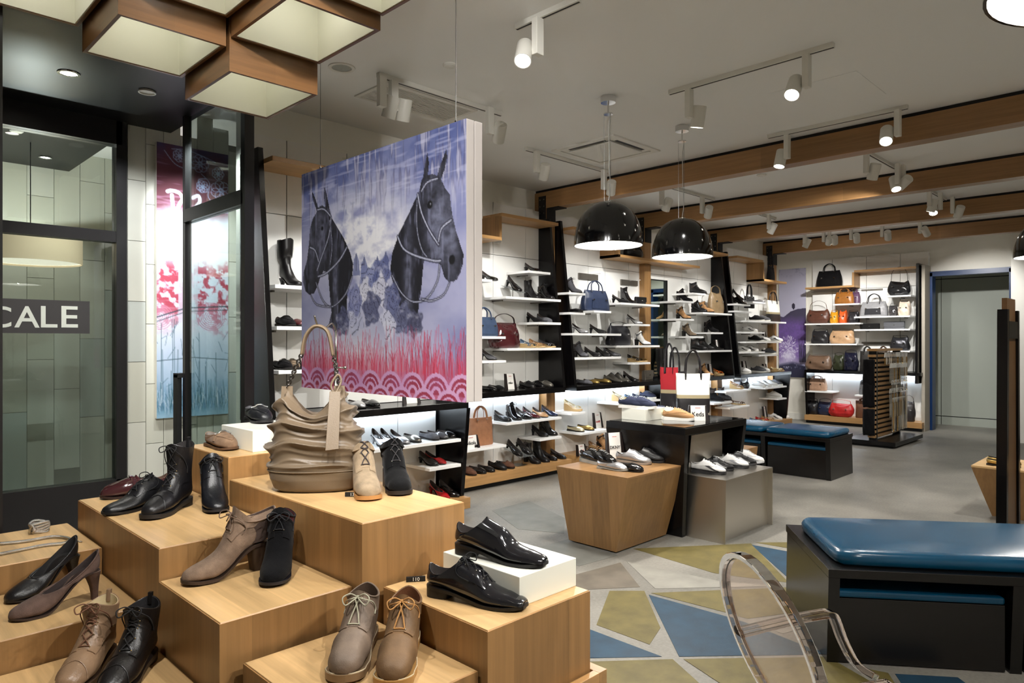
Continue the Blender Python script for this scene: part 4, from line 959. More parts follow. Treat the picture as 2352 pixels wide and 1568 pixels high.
# ---------------------------------------------------------------- the big ruched bag on the long box
def hero_bag():
    p = on_z(722, 1098, ZA); o = thing('ruched_shoulder_bag', 'large ruched khaki shoulder bag hanging from a chrome stand', 'handbag', (1.345, 2.375, ZA), -PI/4+.15)
    m = mat('khaki_nylon', (98, 83, 65), .42, bump=.05, bscale=300, sheen=.2)
    mt = mat('khaki_leather', (104, 88, 68), .5, bump=.1, bscale=250)
    n, nz = 110, 110; R = []; w, d, h = .345, .20, .40
    X = np.array([(0, .78, .80), (.03, .92, .96), (.12, 1.03, 1.08), (.22, 1.06, 1.12), (.40, 1.02, 1.06), (.60, .93, .95), (.78, .80, .74), (.90, .66, .46), (1, .52, .20)])
    for j in range(nz+1):
        t = j/nz; aw = float(np.interp(t, X[:, 0], X[:, 1])); ad = float(np.interp(t, X[:, 0], X[:, 2])); ring = []
        env = sstep(.20, .30, t)*(1-.65*sstep(.82, 1, t))
        for k in range(n):
            th = 2*PI*k/n; c, s = math.cos(th), math.sin(th)
            px = math.copysign(abs(c)**.8, c)*w/2*aw; py = math.copysign(abs(s)**.8, s)*d/2*ad
            # draped folds: slanted, merging ridges, tight gathers on the right side
            ph = 2*PI*(t*5.2+.34*math.sin(th*1.0+.6)+.13*math.sin(3*th+1.2+5*t)+.06*math.sin(5*th-9*t))
            rid = (1-abs(math.sin(ph/2)))**1.6
            ph2 = 2*PI*(t*11+.5*math.sin(2*th+2.2)+.2*math.sin(5*th+7*t)); rid2 = (1-abs(math.sin(ph2/2)))**1.4
            g = max(0, math.cos(th-.15))**6; g2 = (1-abs(math.sin(PI*(t*17+.2*math.sin(9*th)))))
            o_ = env*(.027*rid-.009+.007*rid2+.010*g*g2)-.012*env*g
            if t < .2: o_ += .002*math.sin(4*th+30*t)
            l = math.hypot(px, py) or 1
            dip = .30*t**3*(1-min(1, abs(px)/(w*.30))**1.5)
            ring.append((px*(1+o_/l)-.02*t*t, py*(1+o_/l), t*h*(1-dip)-env*.010*(1-rid)))
        R.append(ring)
    MB().loft(R, True, False).build('body', m, o, True)
    rim = R[-1]; MB().loft([rim, [(p[0]*.9-.001, p[1]*.8, p[2]-.05) for p in rim]], False, True).build('inside', mat('khaki_dark_inside', (70, 56, 40), .8), o, True)
    MB().tube([(p[0]*1.01, p[1]*1.02, R[22][k][2]) for k, p in enumerate(R[22])]+[R[22][0]], .0022, 6).build('base_seam', mt, o, True)
    L_, R_ = Vector((-.115, 0, .375)), Vector((.075, 0, .375))
    for q, sg in ((L_, -1), (R_, 1)):       # leather tabs with rivets
        tb = MB().prism([(q.x-.022, -.016, q.z-.055), (q.x+.022, -.016, q.z-.055), (q.x+.02, -.004, q.z+.012), (q.x-.02, -.004, q.z+.012)], (0, -.004, 0)).build('strap_tab', mt, o)
        for dx in (-.009, .009): MB().sphere((q.x+dx, -.019, q.z-.035), .005, 5).build('rivet', M_eyes, tb, True)
    MB().prism([(.040, -.150, .165), (.086, -.150, .17), (.085, -.066, .37), (.046, -.066, .37)], (0, -.005, 0)).build('hang_strap', mt, o, bevel=.001)
    MB().tube(crv([(.066, -.066, .355), (.05, -.06, .39), (.072, -.05, .43), (.085, -.05, .405), (.066, -.066, .36)], 6), .0042, 8).build('knotted_loop', mt, o, True)
    pad = crv([(-.062, 0, .505), (-.048, 0, .575), (-.012, 0, .612), (.032, 0, .59), (.052, 0, .50)], 7)
    MB().tube(pad, .029, 12, flat=.007).build('shoulder_pad', mt, o, True)
    lk = MB().loft([[((.0062+.0018*math.cos(b))*math.cos(a)*1.25, (.0062+.0018*math.cos(b))*math.sin(a), .0018*math.sin(b)) for b in (0, 1.26, 2.5, 3.77, 5.0)] for a in [k*2*PI/10 for k in range(11)]], False, False).mesh('chain_link', mat('gunmetal', (96, 92, 88), .28, 1.), True)
    for a, b in ((L_, Vector((-.064, 0, .505))), (R_, Vector((.052, 0, .50)))):
        for y in (-.013, .013):
            A = a+Vector((0, y, .01)); B = b+Vector((0, y*.8, 0)); v = B-A; k = max(3, int(v.length/.0105)); q = v.to_track_quat('X', 'Z')
            for i in range(k):
                c = link('chain_link', lk, o, A+v*((i+.5)/k)); c.rotation_mode = 'QUATERNION'; from mathutils import Quaternion
                c.rotation_quaternion = q @ Quaternion((1, 0, 0), (PI/2 if i % 2 else 0)+.3)
hero_bag()
# chrome bag stand
p = Vector((1.463, 2.453, ZA))
o = thing('bag_stand', 'thin chrome display stand behind the ruched bag', 'stand', p)
MB().lathe([(.001, .006), (.055, .006), (.058, 0)], 24).build('foot', M_metal, o, True, 40)
MB().tube([(0, 0, 0), (0, 0, .47)], .0075).build('lower_pole', M_metal, o, True); MB().tube([(0, 0, .45), (.0, 0, .60)], .004).build('upper_pole', M_metal, o, True)
MB().tube(crv([(0, 0, .60), (-.03, -.02, .625), (-.08, -.052, .604), (-.125, -.083, .612), (-.15, -.10, .65)], 5), .0035).build('hook_arm', M_metal, o, True)
MB().tube([(0, 0, .45), (.025, -.02, .45)], .003).sphere((.028, -.022, .45), .007, 6).build('clamp_screw', M_metal, o, True)
# ================================================================ GOODS ON THE WALL SHELVES
BAYN = {'0': 'below horse panel', '1': 'right of horse panel', '2': 'behind first pendant', '3': 'right of wall mirror', '4': 'left of purple poster', '5': 'of handbag wall'}
SHN = {'0a': 'top shelf left of horse panel', '0b': 'second shelf left of horse panel', '0c': 'third shelf left of horse panel', '0top': 'black counter under horse panel', '0low': 'long lit shelf under horse panel', '0low2': 'small lit shelf under horse panel', '0base': 'oak plinth under horse panel',
       '1a': 'topmost shelf right of horse panel', '1b': 'wide upper shelf right of horse panel', '1c': 'short middle shelf right of horse panel', '1d': 'wide lower shelf right of horse panel', '1e': 'middle shelf beside horse panel edge', '1f': 'lower shelf beside horse panel edge', '1g': 'upper shelf beside horse panel edge', '1top': 'black counter right of horse panel',
       '1low': 'lit shelf with tan bag', '1lowr': 'wide lit shelf left of oak post', '1lowr2': 'short lit shelf left of oak post', '1base': 'oak plinth right of horse panel',
       '2a': 'left upper shelf under first pendant', '2b': 'short shelf with blue bag', '2c': 'second left shelf under first pendant', '2d': 'wide shelf left of mirror, top', '2e': 'long middle shelf under first pendant', '2f': 'short shelf left of mirror', '2g': 'wide shelf left of mirror, middle', '2h': 'lowest long shelf under first pendant', '2i': 'lowest short shelf left of mirror', '2top': 'black counter under first pendant',
       '2lowa': 'small lit shelf behind wooden cube', '2lowb': 'lit shelf with red-lettered sign', '2lowc': 'lit shelf behind black table', '2base': 'oak plinth behind wooden cube',
       '23a': 'topmost shelf right of mirror', '23b': 'upper left shelf right of mirror', '23c': 'wide shelf with khaki bag', '23d': 'third left shelf right of mirror', '23e': 'fourth left shelf right of mirror', '23f': 'short shelf on black fin right of mirror', '23g': 'lowest wide shelf right of mirror', '23low': 'lit shelf behind white tote',
       '4b': 'second shelf left of purple poster', '4c': 'small upper shelf left of purple poster', '4d': 'third shelf left of purple poster', '4e': 'wide shelf with white tote by poster', '4f': 'middle shelf left of purple poster', '4g': 'wide lower shelf left of purple poster', '4h': 'lowest left shelf before purple poster', '4i': 'lowest right shelf before purple poster', '4top': 'black counter left of purple poster',
       '4lowa': 'first lit shelf behind far bench', '4lowb': 'wide lit shelf behind far bench', '4lowc': 'second lit shelf behind far bench', '4lowd': 'right lit shelf behind far bench', '4base': 'oak plinth behind far bench',
       '5a': 'top right shelf of handbag wall', '5b': 'top middle shelf of handbag wall', '5c': 'upper right shelf of handbag wall', '5d': 'upper left shelf of handbag wall', '5e': 'clutch shelf of handbag wall', '5f': 'lower left shelf of handbag wall', '5g': 'lower right shelf of handbag wall', '5top': 'black counter of handbag wall', '5low': 'lit shelf of handbag wall', '5low2': 'small lit shelf behind necklace rack', '5base': 'oak plinth of handbag wall'}
ITEMS = []
CN = {'bk': (BK, 'black'), 'gy': ((84, 84, 88), 'grey'), 'sv': ((196, 196, 198), 'silver'), 'tn': ((176, 134, 92), 'tan'), 'br': ((88, 60, 46), 'brown'), 'bu': ((72, 28, 32), 'burgundy'), 'rd': ((160, 26, 30), 'red'), 'wh': ((232, 230, 226), 'white'), 'nv': ((34, 40, 64), 'navy'), 'bl': ((70, 92, 116), 'blue-grey'), 'tp': ((120, 104, 86), 'taupe'), 'gd': ((164, 136, 76), 'gold'), 'cr': ((218, 206, 168), 'cream'), 'og': ((186, 96, 34), 'orange-brown'), 'pw': ((120, 116, 108), 'pewter'), 'cb': ((168, 128, 84), 'cork'), 'pu': ((110, 80, 140), 'purple')}
FN = {'l': 'leather', 'p': 'patent', 's': 'suede', 'm': 'metallic', 'c': 'cloth'}
TN = dict(pump='high-heeled pump', stiletto='pointed stiletto pump', slingback='slingback heel', midheel='low-heeled pump', wedge='wedge shoe', flat='ballet flat', moccasin='moccasin', loafer='loafer', oxford='lace-up shoe', sneaker='canvas sneaker', runner='running shoe', bootie='heeled ankle boot', anklewedge='laced ankle boot', heelboot='heeled boot', combat='lace-up boot', tallboot='tall boot', uggboot='sheepskin boot', sandal='flat sandal', wedgesandal='wedge sandal')
def it(sh, u, style, cf, rot=0., **kw): ITEMS.append((sh, u, style, cf, rot, kw))
def row(sh, s):
    for q in s.split(';'):
        a = q.split(); kw = {}
        rot = 0.
        for e in a[3:]:
            k, v = e.split('=')
            if k == 'r': rot = float(v)
            else: kw[k] = float(v)
        it(sh, float(a[0]), a[1], a[2], rot, **kw)
it('0a', 668, 'tallboot', 'bk:l', -.0)
row('0b', '655 loafer bk:s;678 flat bu:p'); row('0c', '648 moccasin bk:s;668 moccasin tp:s;690 flat bk:p')
row('0top', '818 flat sv:m;850 flat bk:p'); row('0low', '872 pump sv:m;892 pump sv:m;917 midheel sv:m;946 flat pw:m;985 flat gy:s;1004 flat gy:p;1024 flat bk:p')
row('0low2', '984 midheel bk:p;1000 midheel rd:p'); row('0base', '1010 slingback rd:p;1032 slingback bk:p')
row('1a', '1224 pump bk:p'); row('1b', '1222 heelboot bk:l;1254 bootie bk:p'); row('1c', '1228 pump bk:s;1250 wedge gy:s')
row('1d', '1212 sandal bl:l hh=.05;1233 sandal tn:l hh=.05;1256 sandal gy:l hh=.05'); row('1f', '1122 pump gy:p'); row('1g', '1124 pump bk:p')
row('1top', '1119 flat bk:p;1140 flat bk:s;1211 loafer bk:l;1231 loafer bk:p;1252 loafer pw:m')
row('1lowr', '1154 wedge bk:l;1180 bootie bk:p;1202 pump bk:p;1220 pump bu:p;1240 midheel tn:l;1262 pump nv:p'); row('1lowr2', '1240 pump bk:l;1260 bootie bk:p')
row('1low', '1074 flat bk:p'); row('1base', '1072 loafer br:s;1096 flat bk:p;1116 flat bk:p;1142 loafer bk:l;1160 moccasin br:s;1222 heelboot bk:l;1243 heelboot bk:l;1262 midheel bk:p;1282 midheel bk:p')
row('2a', '1316 bootie gy:p'); row('2c', '1318 flat bk:p'); row('2d', '1425 pump bk:s;1443 heelboot bk:p')
row('2e', '1332 pump sv:m;1374 pump bk:p'); row('2f', '1458 stiletto sv:m'); row('2g', '1476 bootie wh:l')
row('2h', '1334 bootie gy:l;1362 pump bk:p;1386 pump bk:l;1406 slingback gy:p'); row('2i', '1459 sandal bk:p hh=.05;1470 sandal gd:m hh=.03')
row('2top', '1342 flat gy:s;1358 flat gd:m;1384 flat gd:m;1409 oxford pw:m;1424 oxford pw:m;1449 stiletto bk:p')
row('2lowa', '1316 wedgesandal cr:s'); row('2lowb', '1322 flat cr:m;1345 flat gd:m'); row('2lowc', '1424 wedgesandal cr:s;1452 sandal bl:c;1470 sandal nv:c;1488 sneaker nv:c')
row('2base', '1372 sandal tn:l hh=.06;1388 bootie tn:s;1360 sandal br:l')
row('23a', '1603 combat bk:l'); row('23b', '1572 bootie bk:s'); row('23c', '1606 anklewedge bk:l;1622 combat tn:s'); row('23d', '1570 bootie tn:s'); row('23e', '1583 bootie tp:s'); row('23f', '1634 bootie bk:s'); row('23g', '1606 combat bk:l;1622 combat bk:l;1640 oxford bk:p')
row('2top', '1622 bootie tn:s;1646 wedgesandal og:l'); row('23low', '1646 uggboot bk:s;1664 uggboot gy:s')
row('4b', '1702 pump sv:m'); row('4c', '1740 flat sv:m'); row('4e', '1738 sneaker bk:c;1752 sneaker gy:c'); row('4f', '1722 runner wh:l'); row('4g', '1736 runner bk:l;1752 runner wh:l;1780 runner wh:l'); row('4h', '1706 runner wh:l;1724 runner wh:l'); row('4i', '1766 sneaker gy:c')
row('4top', '1708 sneaker wh:c;1742 sneaker gy:c;1752 sneaker wh:c;1774 sandal gd:l;1786 sandal cr:l')
row('4lowa', '1692 wedgesandal cb:l'); row('4lowb', '1742 sneaker wh:c;1755 runner wh:l;1768 sneaker wh:c;1781 sneaker gy:c'); row('4lowc', '1696 sandal br:c'); row('4lowd', '1778 sneaker wh:c;1794 sneaker gy:c')
row('4base', '1718 sandal pu:c;1738 sandal bl:c;1752 sandal rd:c;1764 sandal cb:l;1780 runner wh:l;1796 runner wh:l')
def spot_on(sh, u, d=None):
    z, b, dm = SH[sh]; dm = d or dm
    lx, _ = b.loc(u, 784, dm); x, y = b.world(lx, dm); return Vector((x, y, z)), b
cnt = {}
OR = ['first', 'second', 'third', 'fourth', 'fifth', 'sixth']
tot = {}
for sh, u, st_, cf, rot, kw in ITEMS: tot[(sh, st_, cf)] = tot.get((sh, st_, cf), 0)+1
for sh, u, st_, cf, rot, kw in sorted(ITEMS, key=lambda t: (t[0], t[1])):
    c, f = cf.split(':'); col, cn = CN[c]; k = (sh, st_, cf); cnt[k] = cnt.get(k, 0)+1
    p, b = spot_on(sh, u)
    pr = shoe(st_, col, FN[f], line=(58, 50, 46) if c != 'wh' else (120, 120, 122), lace=(226, 224, 220) if st_ in ('sneaker',) else (20, 20, 22), sole=(226, 224, 216) if st_ in ('sneaker', 'runner') else (190, 160, 112) if st_ in ('wedgesandal', 'sandal') else None, **kw)
    wd = {'l': 'leather', 'p': 'patent', 's': 'suede', 'm': 'metallic', 'c': 'canvas'}[f]
    lab = f'{cn} {wd} {TN[st_]} on {SHN[sh]}'
    if tot[k] > 1: lab += f', {OR[cnt[k]-1]} from left'
    base = -PI/2 if b.kind == 'L' else PI
    put_shoe(pr, p+Vector((0, 0, .0006)), base+rot+random.uniform(-.12, .12), lab, NAMES[st_], CATS[st_], random.uniform(.92, .98), 0, 'shoes on the wall shelves')
# tilted acrylic stands with a pump
M_ac = mat('thin_acrylic', (235, 240, 240), .08, trans=.9, ior=1.1)
def stand_pair(sh, us, h, cols, styl, label, d=None):
    ps = [spot_on(sh, u, d)[0] for u in us]; c = sum(ps, Vector())/len(ps)
    o = thing('acrylic_stand', f'clear tilted stand {label}', 'stand', c, -PI/2)
    n = len(us); wd = .1*n+.02
    MB().prism([(-.13, -wd/2, h+.05), (.13, -wd/2, h-.035), (.13, wd/2, h-.035), (-.13, wd/2, h+.05)], (0, 0, .004)).build('plate', M_ac, o)
    for sy in ((-1, 1) if n > 1 else (0,)): MB().tube([(-.01, sy*wd*.3, .004), (-.01, sy*wd*.3, h+.007)], .004).build('rod', M_metal, o)
    MB().box(-.08, .06, -wd*.36, wd*.36, 0, .004).build('foot_plate', M_metal, o)
    for i, p in enumerate(ps):
        pr = shoe(styl[i], CN[cols[i]][0], 'patent'); tl = math.atan2(.085, .26)
        q = put_shoe(pr, p+Vector((0, 0, h+.011)), -PI/2, f'{CN[cols[i]][1]} patent {TN[styl[i]]} tilted on clear stand {label}'+(f', {OR[i]} from left' if n > 1 else ''), NAMES[styl[i]], CATS[styl[i]], .95, tl)
stand_pair('1b', [1179], .09, ['bk'], ['pump'], 'beside horse panel edge', .16)
stand_pair('1base', [1180, 1202], .14, ['bk', 'bk'], ['midheel', 'midheel'], 'on oak plinth')
stand_pair('4d', [1697], .12, ['bk'], ['oxford'], 'beyond the black fin')
stand_pair('4b', [1693], .10, ['bk'], ['stiletto'], 'above the black fin', .1)
# bags on the shelves: shelf, u0, u1, v of body top, style, colour, finish, label
def bag(sh, u0, u1, vt, style, col, fin, label, d=.13, hl=.14, dm=None, seed=None, hang=None, name='handbag', cat='handbag', rot=0., **kw):
    z, b, dd = SH[sh]; dm = dm or dd
    xa, za = b.loc(u0, vt, dm); xb, zb = b.loc(u1, vt, dm); cx = (xa+xb)/2
    rr = (u0+u1)/2; rr = (rr-1176)/F; q_ = (1+rr)/(1-rr) if b.kind == 'L' else (1-rr)/(1+rr); w = max(.13, xb-xa-d*q_*.75); h = max(.08, (za+zb)/2-z) if hang is None else hang
    x, y = b.world(cx, dm)
    pr = make_bag(style, col, fin, w, h, d, hl, seed=seed or int(u0), **kw)
    zz = z+.0006 if hang is None else (za+zb)/2-hang
    return put_bag(pr, (x, y, zz), (0 if b.kind == 'L' else -PI/2)+rot, label, name, cat, 'bags on the wall shelves')
bag('1e', 1072, 1147, 727, 'satchel', (58, 74, 100), 'leather', 'blue leather handbag beside the edge of the horse panel', .15, .10)
bag('1d', 1118, 1197, 738, 'slouch', (70, 26, 30), 'patent', 'glossy burgundy handbag with dark rope handles', .15, .10, trim=(34, 20, 18), seed=5)
bag('2b', 1330, 1402, 666, 'satchel', (44, 54, 78), 'leather', 'navy leather handbag with looped handles under first pendant', .14, .12, seed=8)
bag('2d', 1456, 1484, 682, 'clutch', BK, 'leather', 'small black chain bag left of the mirror', .06)
bag('2g', 1388, 1452, 745, 'slouch', (24, 24, 30), 'leather', 'glossy black slouchy bag on wide shelf left of mirror', .14, .05, seed=12)
bag('2top', 1474, 1500, 850, 'clutch', (128, 122, 112), 'metallic', 'small grey beaded clutch on the counter by the mirror', .07)
bag('1low', 1072, 1134, 958, 'tote', (150, 104, 74), 'leather', 'tan leather tote with chain handles on lit shelf', .12, .12, seed=3)
bag('23c', 1622, 1664, 668, 'slouch', (136, 114, 84), 'leather', 'small ruched khaki bag on shelf right of mirror', .14, .10, seed=31)
bag('4b', 1708, 1734, 680, 'tote', BK, 'cloth', 'black canvas bag hanging from long straps left of poster', .05, .20, hang=.2, dm=.12)
bag('4e', 1758, 1793, 690, 'tote', (230, 228, 218), 'cloth', 'white and black tote with dark handles by purple poster', .1, .16, trim=(30, 28, 28))
bag('4lowa', 1696, 1722, 872, 'hobo', (44, 46, 54), 'leather', 'dark bag hanging behind the far lit shelf', .06, .12, hang=.16, dm=.08)
# ledge bags: a black bag above the pendants, one hanging by the last beam, the black bag on the handbag wall
x, y = b2.world(b2.loc(1455, 570, .15)[0], .15)
put_bag(make_bag('hobo', BK, 'leather', .34, .19, .14, .05, seed=41), (x, y, 2.6006), 0, 'black bag on the oak ledge between the pendant lamps')
x, y = b4.world(b4.loc(1770, 620, .15)[0], .15)
put_bag(make_bag('tote', (34, 34, 38), 'cloth', .2, .27, .09, .26, seed=42), (x, y, 2.5456), 0, 'dark grey shoulder bag standing on oak ledge by farthest beam')
x, y = b5.world(b5.loc(1905, 600, .16)[0], .16)
put_bag(make_bag('satchel', BK, 'suede', .44, .30, .14, .13, seed=43), (x, y, 2.5006), -PI/2, 'large black suede bag on the oak ledge of handbag wall')
bag('5a', 2038, 2094, 640, 'hobo', (30, 30, 32), 'patent', 'black quilted bag with chain straps on top right shelf', .15, .22, seed=51)
bag('5b', 1916, 1964, 670, 'satchel', (140, 88, 34), 'leather', 'chestnut brown satchel with short handles', .14, .07, dm=.22, metal=True)
bag('5b', 1944, 1978, 670, 'satchel', (84, 56, 82), 'leather', 'purple satchel half hidden behind the chestnut satchel', .12, .08, dm=.08)
bag('5c', 1974, 2042, 692, 'satchel', (140, 140, 142), 'leather', 'grey metallic bag with dark handle on upper right shelf', .15, .14, seed=53, trim=(40, 40, 44))
bag('5c', 2040, 2064, 700, 'slouch', (60, 58, 60), 'patent', 'dark studded bag between grey and cream bags', .16, .04, seed=54, rot=.3)
bag('5c', 2062, 2094, 690, 'slouch', (206, 190, 172), 'leather', 'cream studded bag at the right end of upper shelf', .16, .03, seed=55)
bag('5d', 1851, 1909, 706, 'hobo', (92, 58, 46), 'leather', 'brown hobo bag with chain strap at the left end', .17, .14, seed=56)
bag('5d', 1906, 1928, 714, 'slouch', (214, 150, 36), 'leather', 'yellow bag beside the brown hobo bag', .16, .03, seed=57)
bag('5d', 1926, 1948, 712, 'slouch', (214, 88, 36), 'leather', 'orange bag beside the yellow bag', .16, .03, seed=58)
bag('5d', 1946, 1976, 714, 'slouch', (70, 68, 72), 'metallic', 'black and white patterned bag right of the orange bag', .14, .03, seed=59)
bag('5e', 1975, 2022, 743, 'clutch', (46, 46, 46), 'metallic', 'black striped clutch on the clutch shelf', .07)
bag('5e', 2030, 2080, 738, 'clutch', (130, 132, 138), 'metallic', 'silver glitter clutch on the clutch shelf', .08)
bag('5f', 1862, 1908, 757, 'slouch', (34, 33, 35), 'leather', 'black slouchy bag on lower left shelf', .17, .03, seed=61)
bag('5f', 1904, 1966, 757, 'slouch', (186, 150, 114), 'leather', 'tan slouchy bag on lower left shelf', .17, .03, seed=62)
bag('5g', 2044, 2092, 772, 'slouch', (66, 66, 70), 'metallic', 'dark sequin bag on lower right shelf', .16, .03, seed=63)
bag('5top', 1849, 1914, 815, 'slouch', (112, 88, 70), 'leather', 'taupe leather bag at left end of black counter', .18, .02, seed=64)
bag('5top', 1912, 1944, 812, 'slouch', (48, 52, 34), 'leather', 'dark olive bag on black counter', .16, .04, seed=65)
bag('5top', 1936, 1974, 806, 'slouch', (24, 26, 44), 'patent', 'glossy navy bag on black counter', .16, .04, seed=66, dm=.26)
bag('5top', 1974, 2010, 806, 'tote', (40, 38, 36), 'leather', 'dark bag with loop handles behind the necklace rack', .14, .09, seed=67)
bag('5top', 2012, 2046, 806, 'tote', (60, 44, 28), 'leather', 'dark brown bag with loop handles behind the necklace rack', .14, .09, seed=68)
bag('5low', 1852, 1902, 868, 'satchel', (166, 132, 108), 'leather', 'beige leather bag with buckle flap on lit shelf', .14, .05, seed=69)
bag('5low2', 1972, 2000, 875, 'satchel', (96, 96, 98), 'leather', 'grey leather bag left of the necklace rack', .13, .03, seed=70)
bag('5base', 1852, 1884, 918, 'slouch', (28, 27, 30), 'leather', 'black bag with silver studs on oak plinth', .17, .05, seed=71, dm=.16)
bag('5base', 1876, 1916, 920, 'slouch', (34, 42, 66), 'leather', 'navy blue bag between black and red bags', .15, .06, seed=72, dm=.14)
bag('5base', 1902, 1964, 922, 'hobo', (178, 34, 34), 'leather', 'bright red handbag on oak plinth', .17, .05, seed=73, dm=.28)
bag('5base', 1964, 2004, 920, 'tote', (104, 68, 46), 'leather', 'brown leather tote left of the necklace rack', .13, .05, seed=74)
bag('5base', 2072, 2104, 918, 'slouch', (48, 44, 44), 'leather', 'dark bag right of the necklace rack on oak plinth', .14, .1, seed=75)
# tall boot by the mirror
p, _ = spot_on('2top', 1522, .16)
put_shoe(shoe('tallboot', BK, 'leather', sh=.36), p+Vector((0, 0, .0006)), -PI/2-.5, 'tall black boot standing before the mirror frame', 'tall_boot', 'boot', 1.0)
# ---------------------------------------------------------------- brand sign holders
M_card = mat('white_card', (238, 236, 230), .5); M_holder = mat('dark_wood_holder', (30, 22, 20), .4)
M_txt = mat('black_print', (24, 22, 22), .6); M_red = mat('red_print', (176, 30, 34), .6)
def sign(loc, rz, w, h, txt, label, mt=None, size=None, mono=False):
    o = thing('brand_sign', label, 'sign', loc, rz, 'tabletop brand signs')
    lean = .12*h; s = .022
    for sg in (-1, 1): MB().prism([(sg*(w/2), -.018, 0), (sg*(w/2+s*1.3), -.018, 0), (sg*(w/2+s*.5), lean-.012, h), (sg*(w/2), lean-.012, h)] if sg > 0 else [(sg*(w/2+s*1.3), -.018, 0), (sg*(w/2), -.018, 0), (sg*(w/2), lean-.012, h), (sg*(w/2+s*.5), lean-.012, h)], (0, .03, 0)).build('holder_side', M_holder, o)
    MB().prism([(-w/2, -.006, 0), (w/2, -.006, 0), (w/2, lean, h*.985), (-w/2, lean, h*.985)], (0, .006, 0)).build('card', M_card, o)
    if txt:
        me = text_mesh(txt, size or w*.34, mt or M_txt, .001, bold=.0006)
        xs = [v.co.x for v in me.vertices]; k = min(1., w*.86/(max(xs)-min(xs)))
        for v in me.vertices: v.co.x *= k
        link('lettering', me, o, (0, -.0072+lean*.42, h*.42), (PI/2-math.atan2(lean, h), 0, 0))
    me2 = MB().box(-w*.18, w*.18, -.0005, 0, -.002, .002).mesh('small_print', M_red); link('small_print', me2, o, (0, -.0068+lean*.84, h*.84), (-math.atan2(lean, h), 0, 0))
    return o
def wsign(sh, u, w, h, txt, label, mt=None, d=None, size=None):
    p, b = spot_on(sh, u, d); sign(p+Vector((0, 0, .0006)), 0 if b.kind == 'L' else -PI/2, w, h, txt, label, mt, size)
wsign('1top', 1173, .11, .17, 'mko', 'brand sign on black counter right of horse panel')
wsign('0top', 945, .12, .10, '', 'low brand sign under the bottom edge of horse panel')
wsign('1low', 1083, .15, .13, 'vikola', 'brand sign in front of the tan tote', d=.30)
wsign('2lowb', 1374, .12, .19, 'noidi', 'red-lettered brand sign on lit shelf behind wooden cube', M_red)
wsign('2base', 1336, .12, .13, 'noidi', 'low red-lettered brand sign on oak plinth', M_red, d=.3)
wsign('23g', 1647, .07, .16, '', 'brand sign on lowest shelf right of mirror'); wsign('2top', 1633, .08, .18, '', 'brand sign on counter right of mirror')
wsign('4top', 1711, .09, .2, '', 'brand sign on counter beside the black fin'); wsign('4top', 1757, .08, .13, '', 'small white brand sign on counter by poster', d=.1)
wsign('4g', 1757, .06, .17, '', 'narrow dark brand sign behind running shoes', d=.08); wsign('4base', 1758, .08, .22, '', 'tall brand sign on plinth behind far bench', d=.1)
# ================================================================ TABLES, BENCHES, RACK, CHAIR
M_steel = mat('brushed_steel', (205, 200, 190), .3, 1., bump=.05, bscale=30, stretch=(1, 1, 60))
M_btop = mat('black_glass_top', (14, 14, 15), .06, coat=.6)
def quad(x0, x1, y0, y1, z): return [(x0, y0, z), (x1, y0, z), (x1, y1, z), (x0, y1, z)]
# tapered oak cube
o = thing('oak_cube_table', 'tapered oak cube table carrying metallic sneakers', 'table', (4.33, 3.16, 0))
b = quad(-.33, .31, -.2, .235, .012); t = quad(-.375, .36, -.33, .32, .55)
fx = [(b[0], b[1], t[1], t[0]), (b[1], b[2], t[2], t[1]), (b[2], b[3], t[3], t[2]), (b[3], b[0], t[0], t[3])]
m = wood('oak_cube_veneer', (138, 104, 64), 2, strip=.16)
for k, q in enumerate(fx):
    c = Vector((0, 0, .28)); inn = [Vector(p)+(Vector((0, 0, p[2]))-Vector(p)).normalized()*.02 for p in q]
    MB().hexa([q[0], q[1], inn[1], inn[0]], [q[3], q[2], inn[2], inn[3]]).build('side_panel', m, o)
MB().hexa([tuple(Vector(p)*1) for p in quad(-.375, .36, -.33, .32, .548)], quad(-.375, .36, -.33, .32, .56)).build('top_panel', wood('oak_cube_top', (146, 110, 70), 0), o, bevel=.001)
ZCU = .56
# black table
o = thing('black_table', 'black gloss table with slanted side panels, between oak cube and steel stand', 'table', (5.11, 3.15, 0))
MB().box(-.49, .49, -.37, .37, .79, .845).build('table_top', M_black, o, bevel=.002)
MB().box(-.47, .47, -.35, .35, .845, .85).build('glass_sheet', M_btop, o, bevel=.001)
for sg in (-1, 1): MB().prism([(sg*.49, -.37, .79), (sg*.49, .37, .79), (sg*.42, .30, 0), (sg*.42, -.30, 0)], (-sg*.05, 0, 0)).build('side_panel', M_black, o)
MB().box(-.42, .42, .05, .09, .0, .79).build('middle_panel', M_black, o)
ZBT = .85
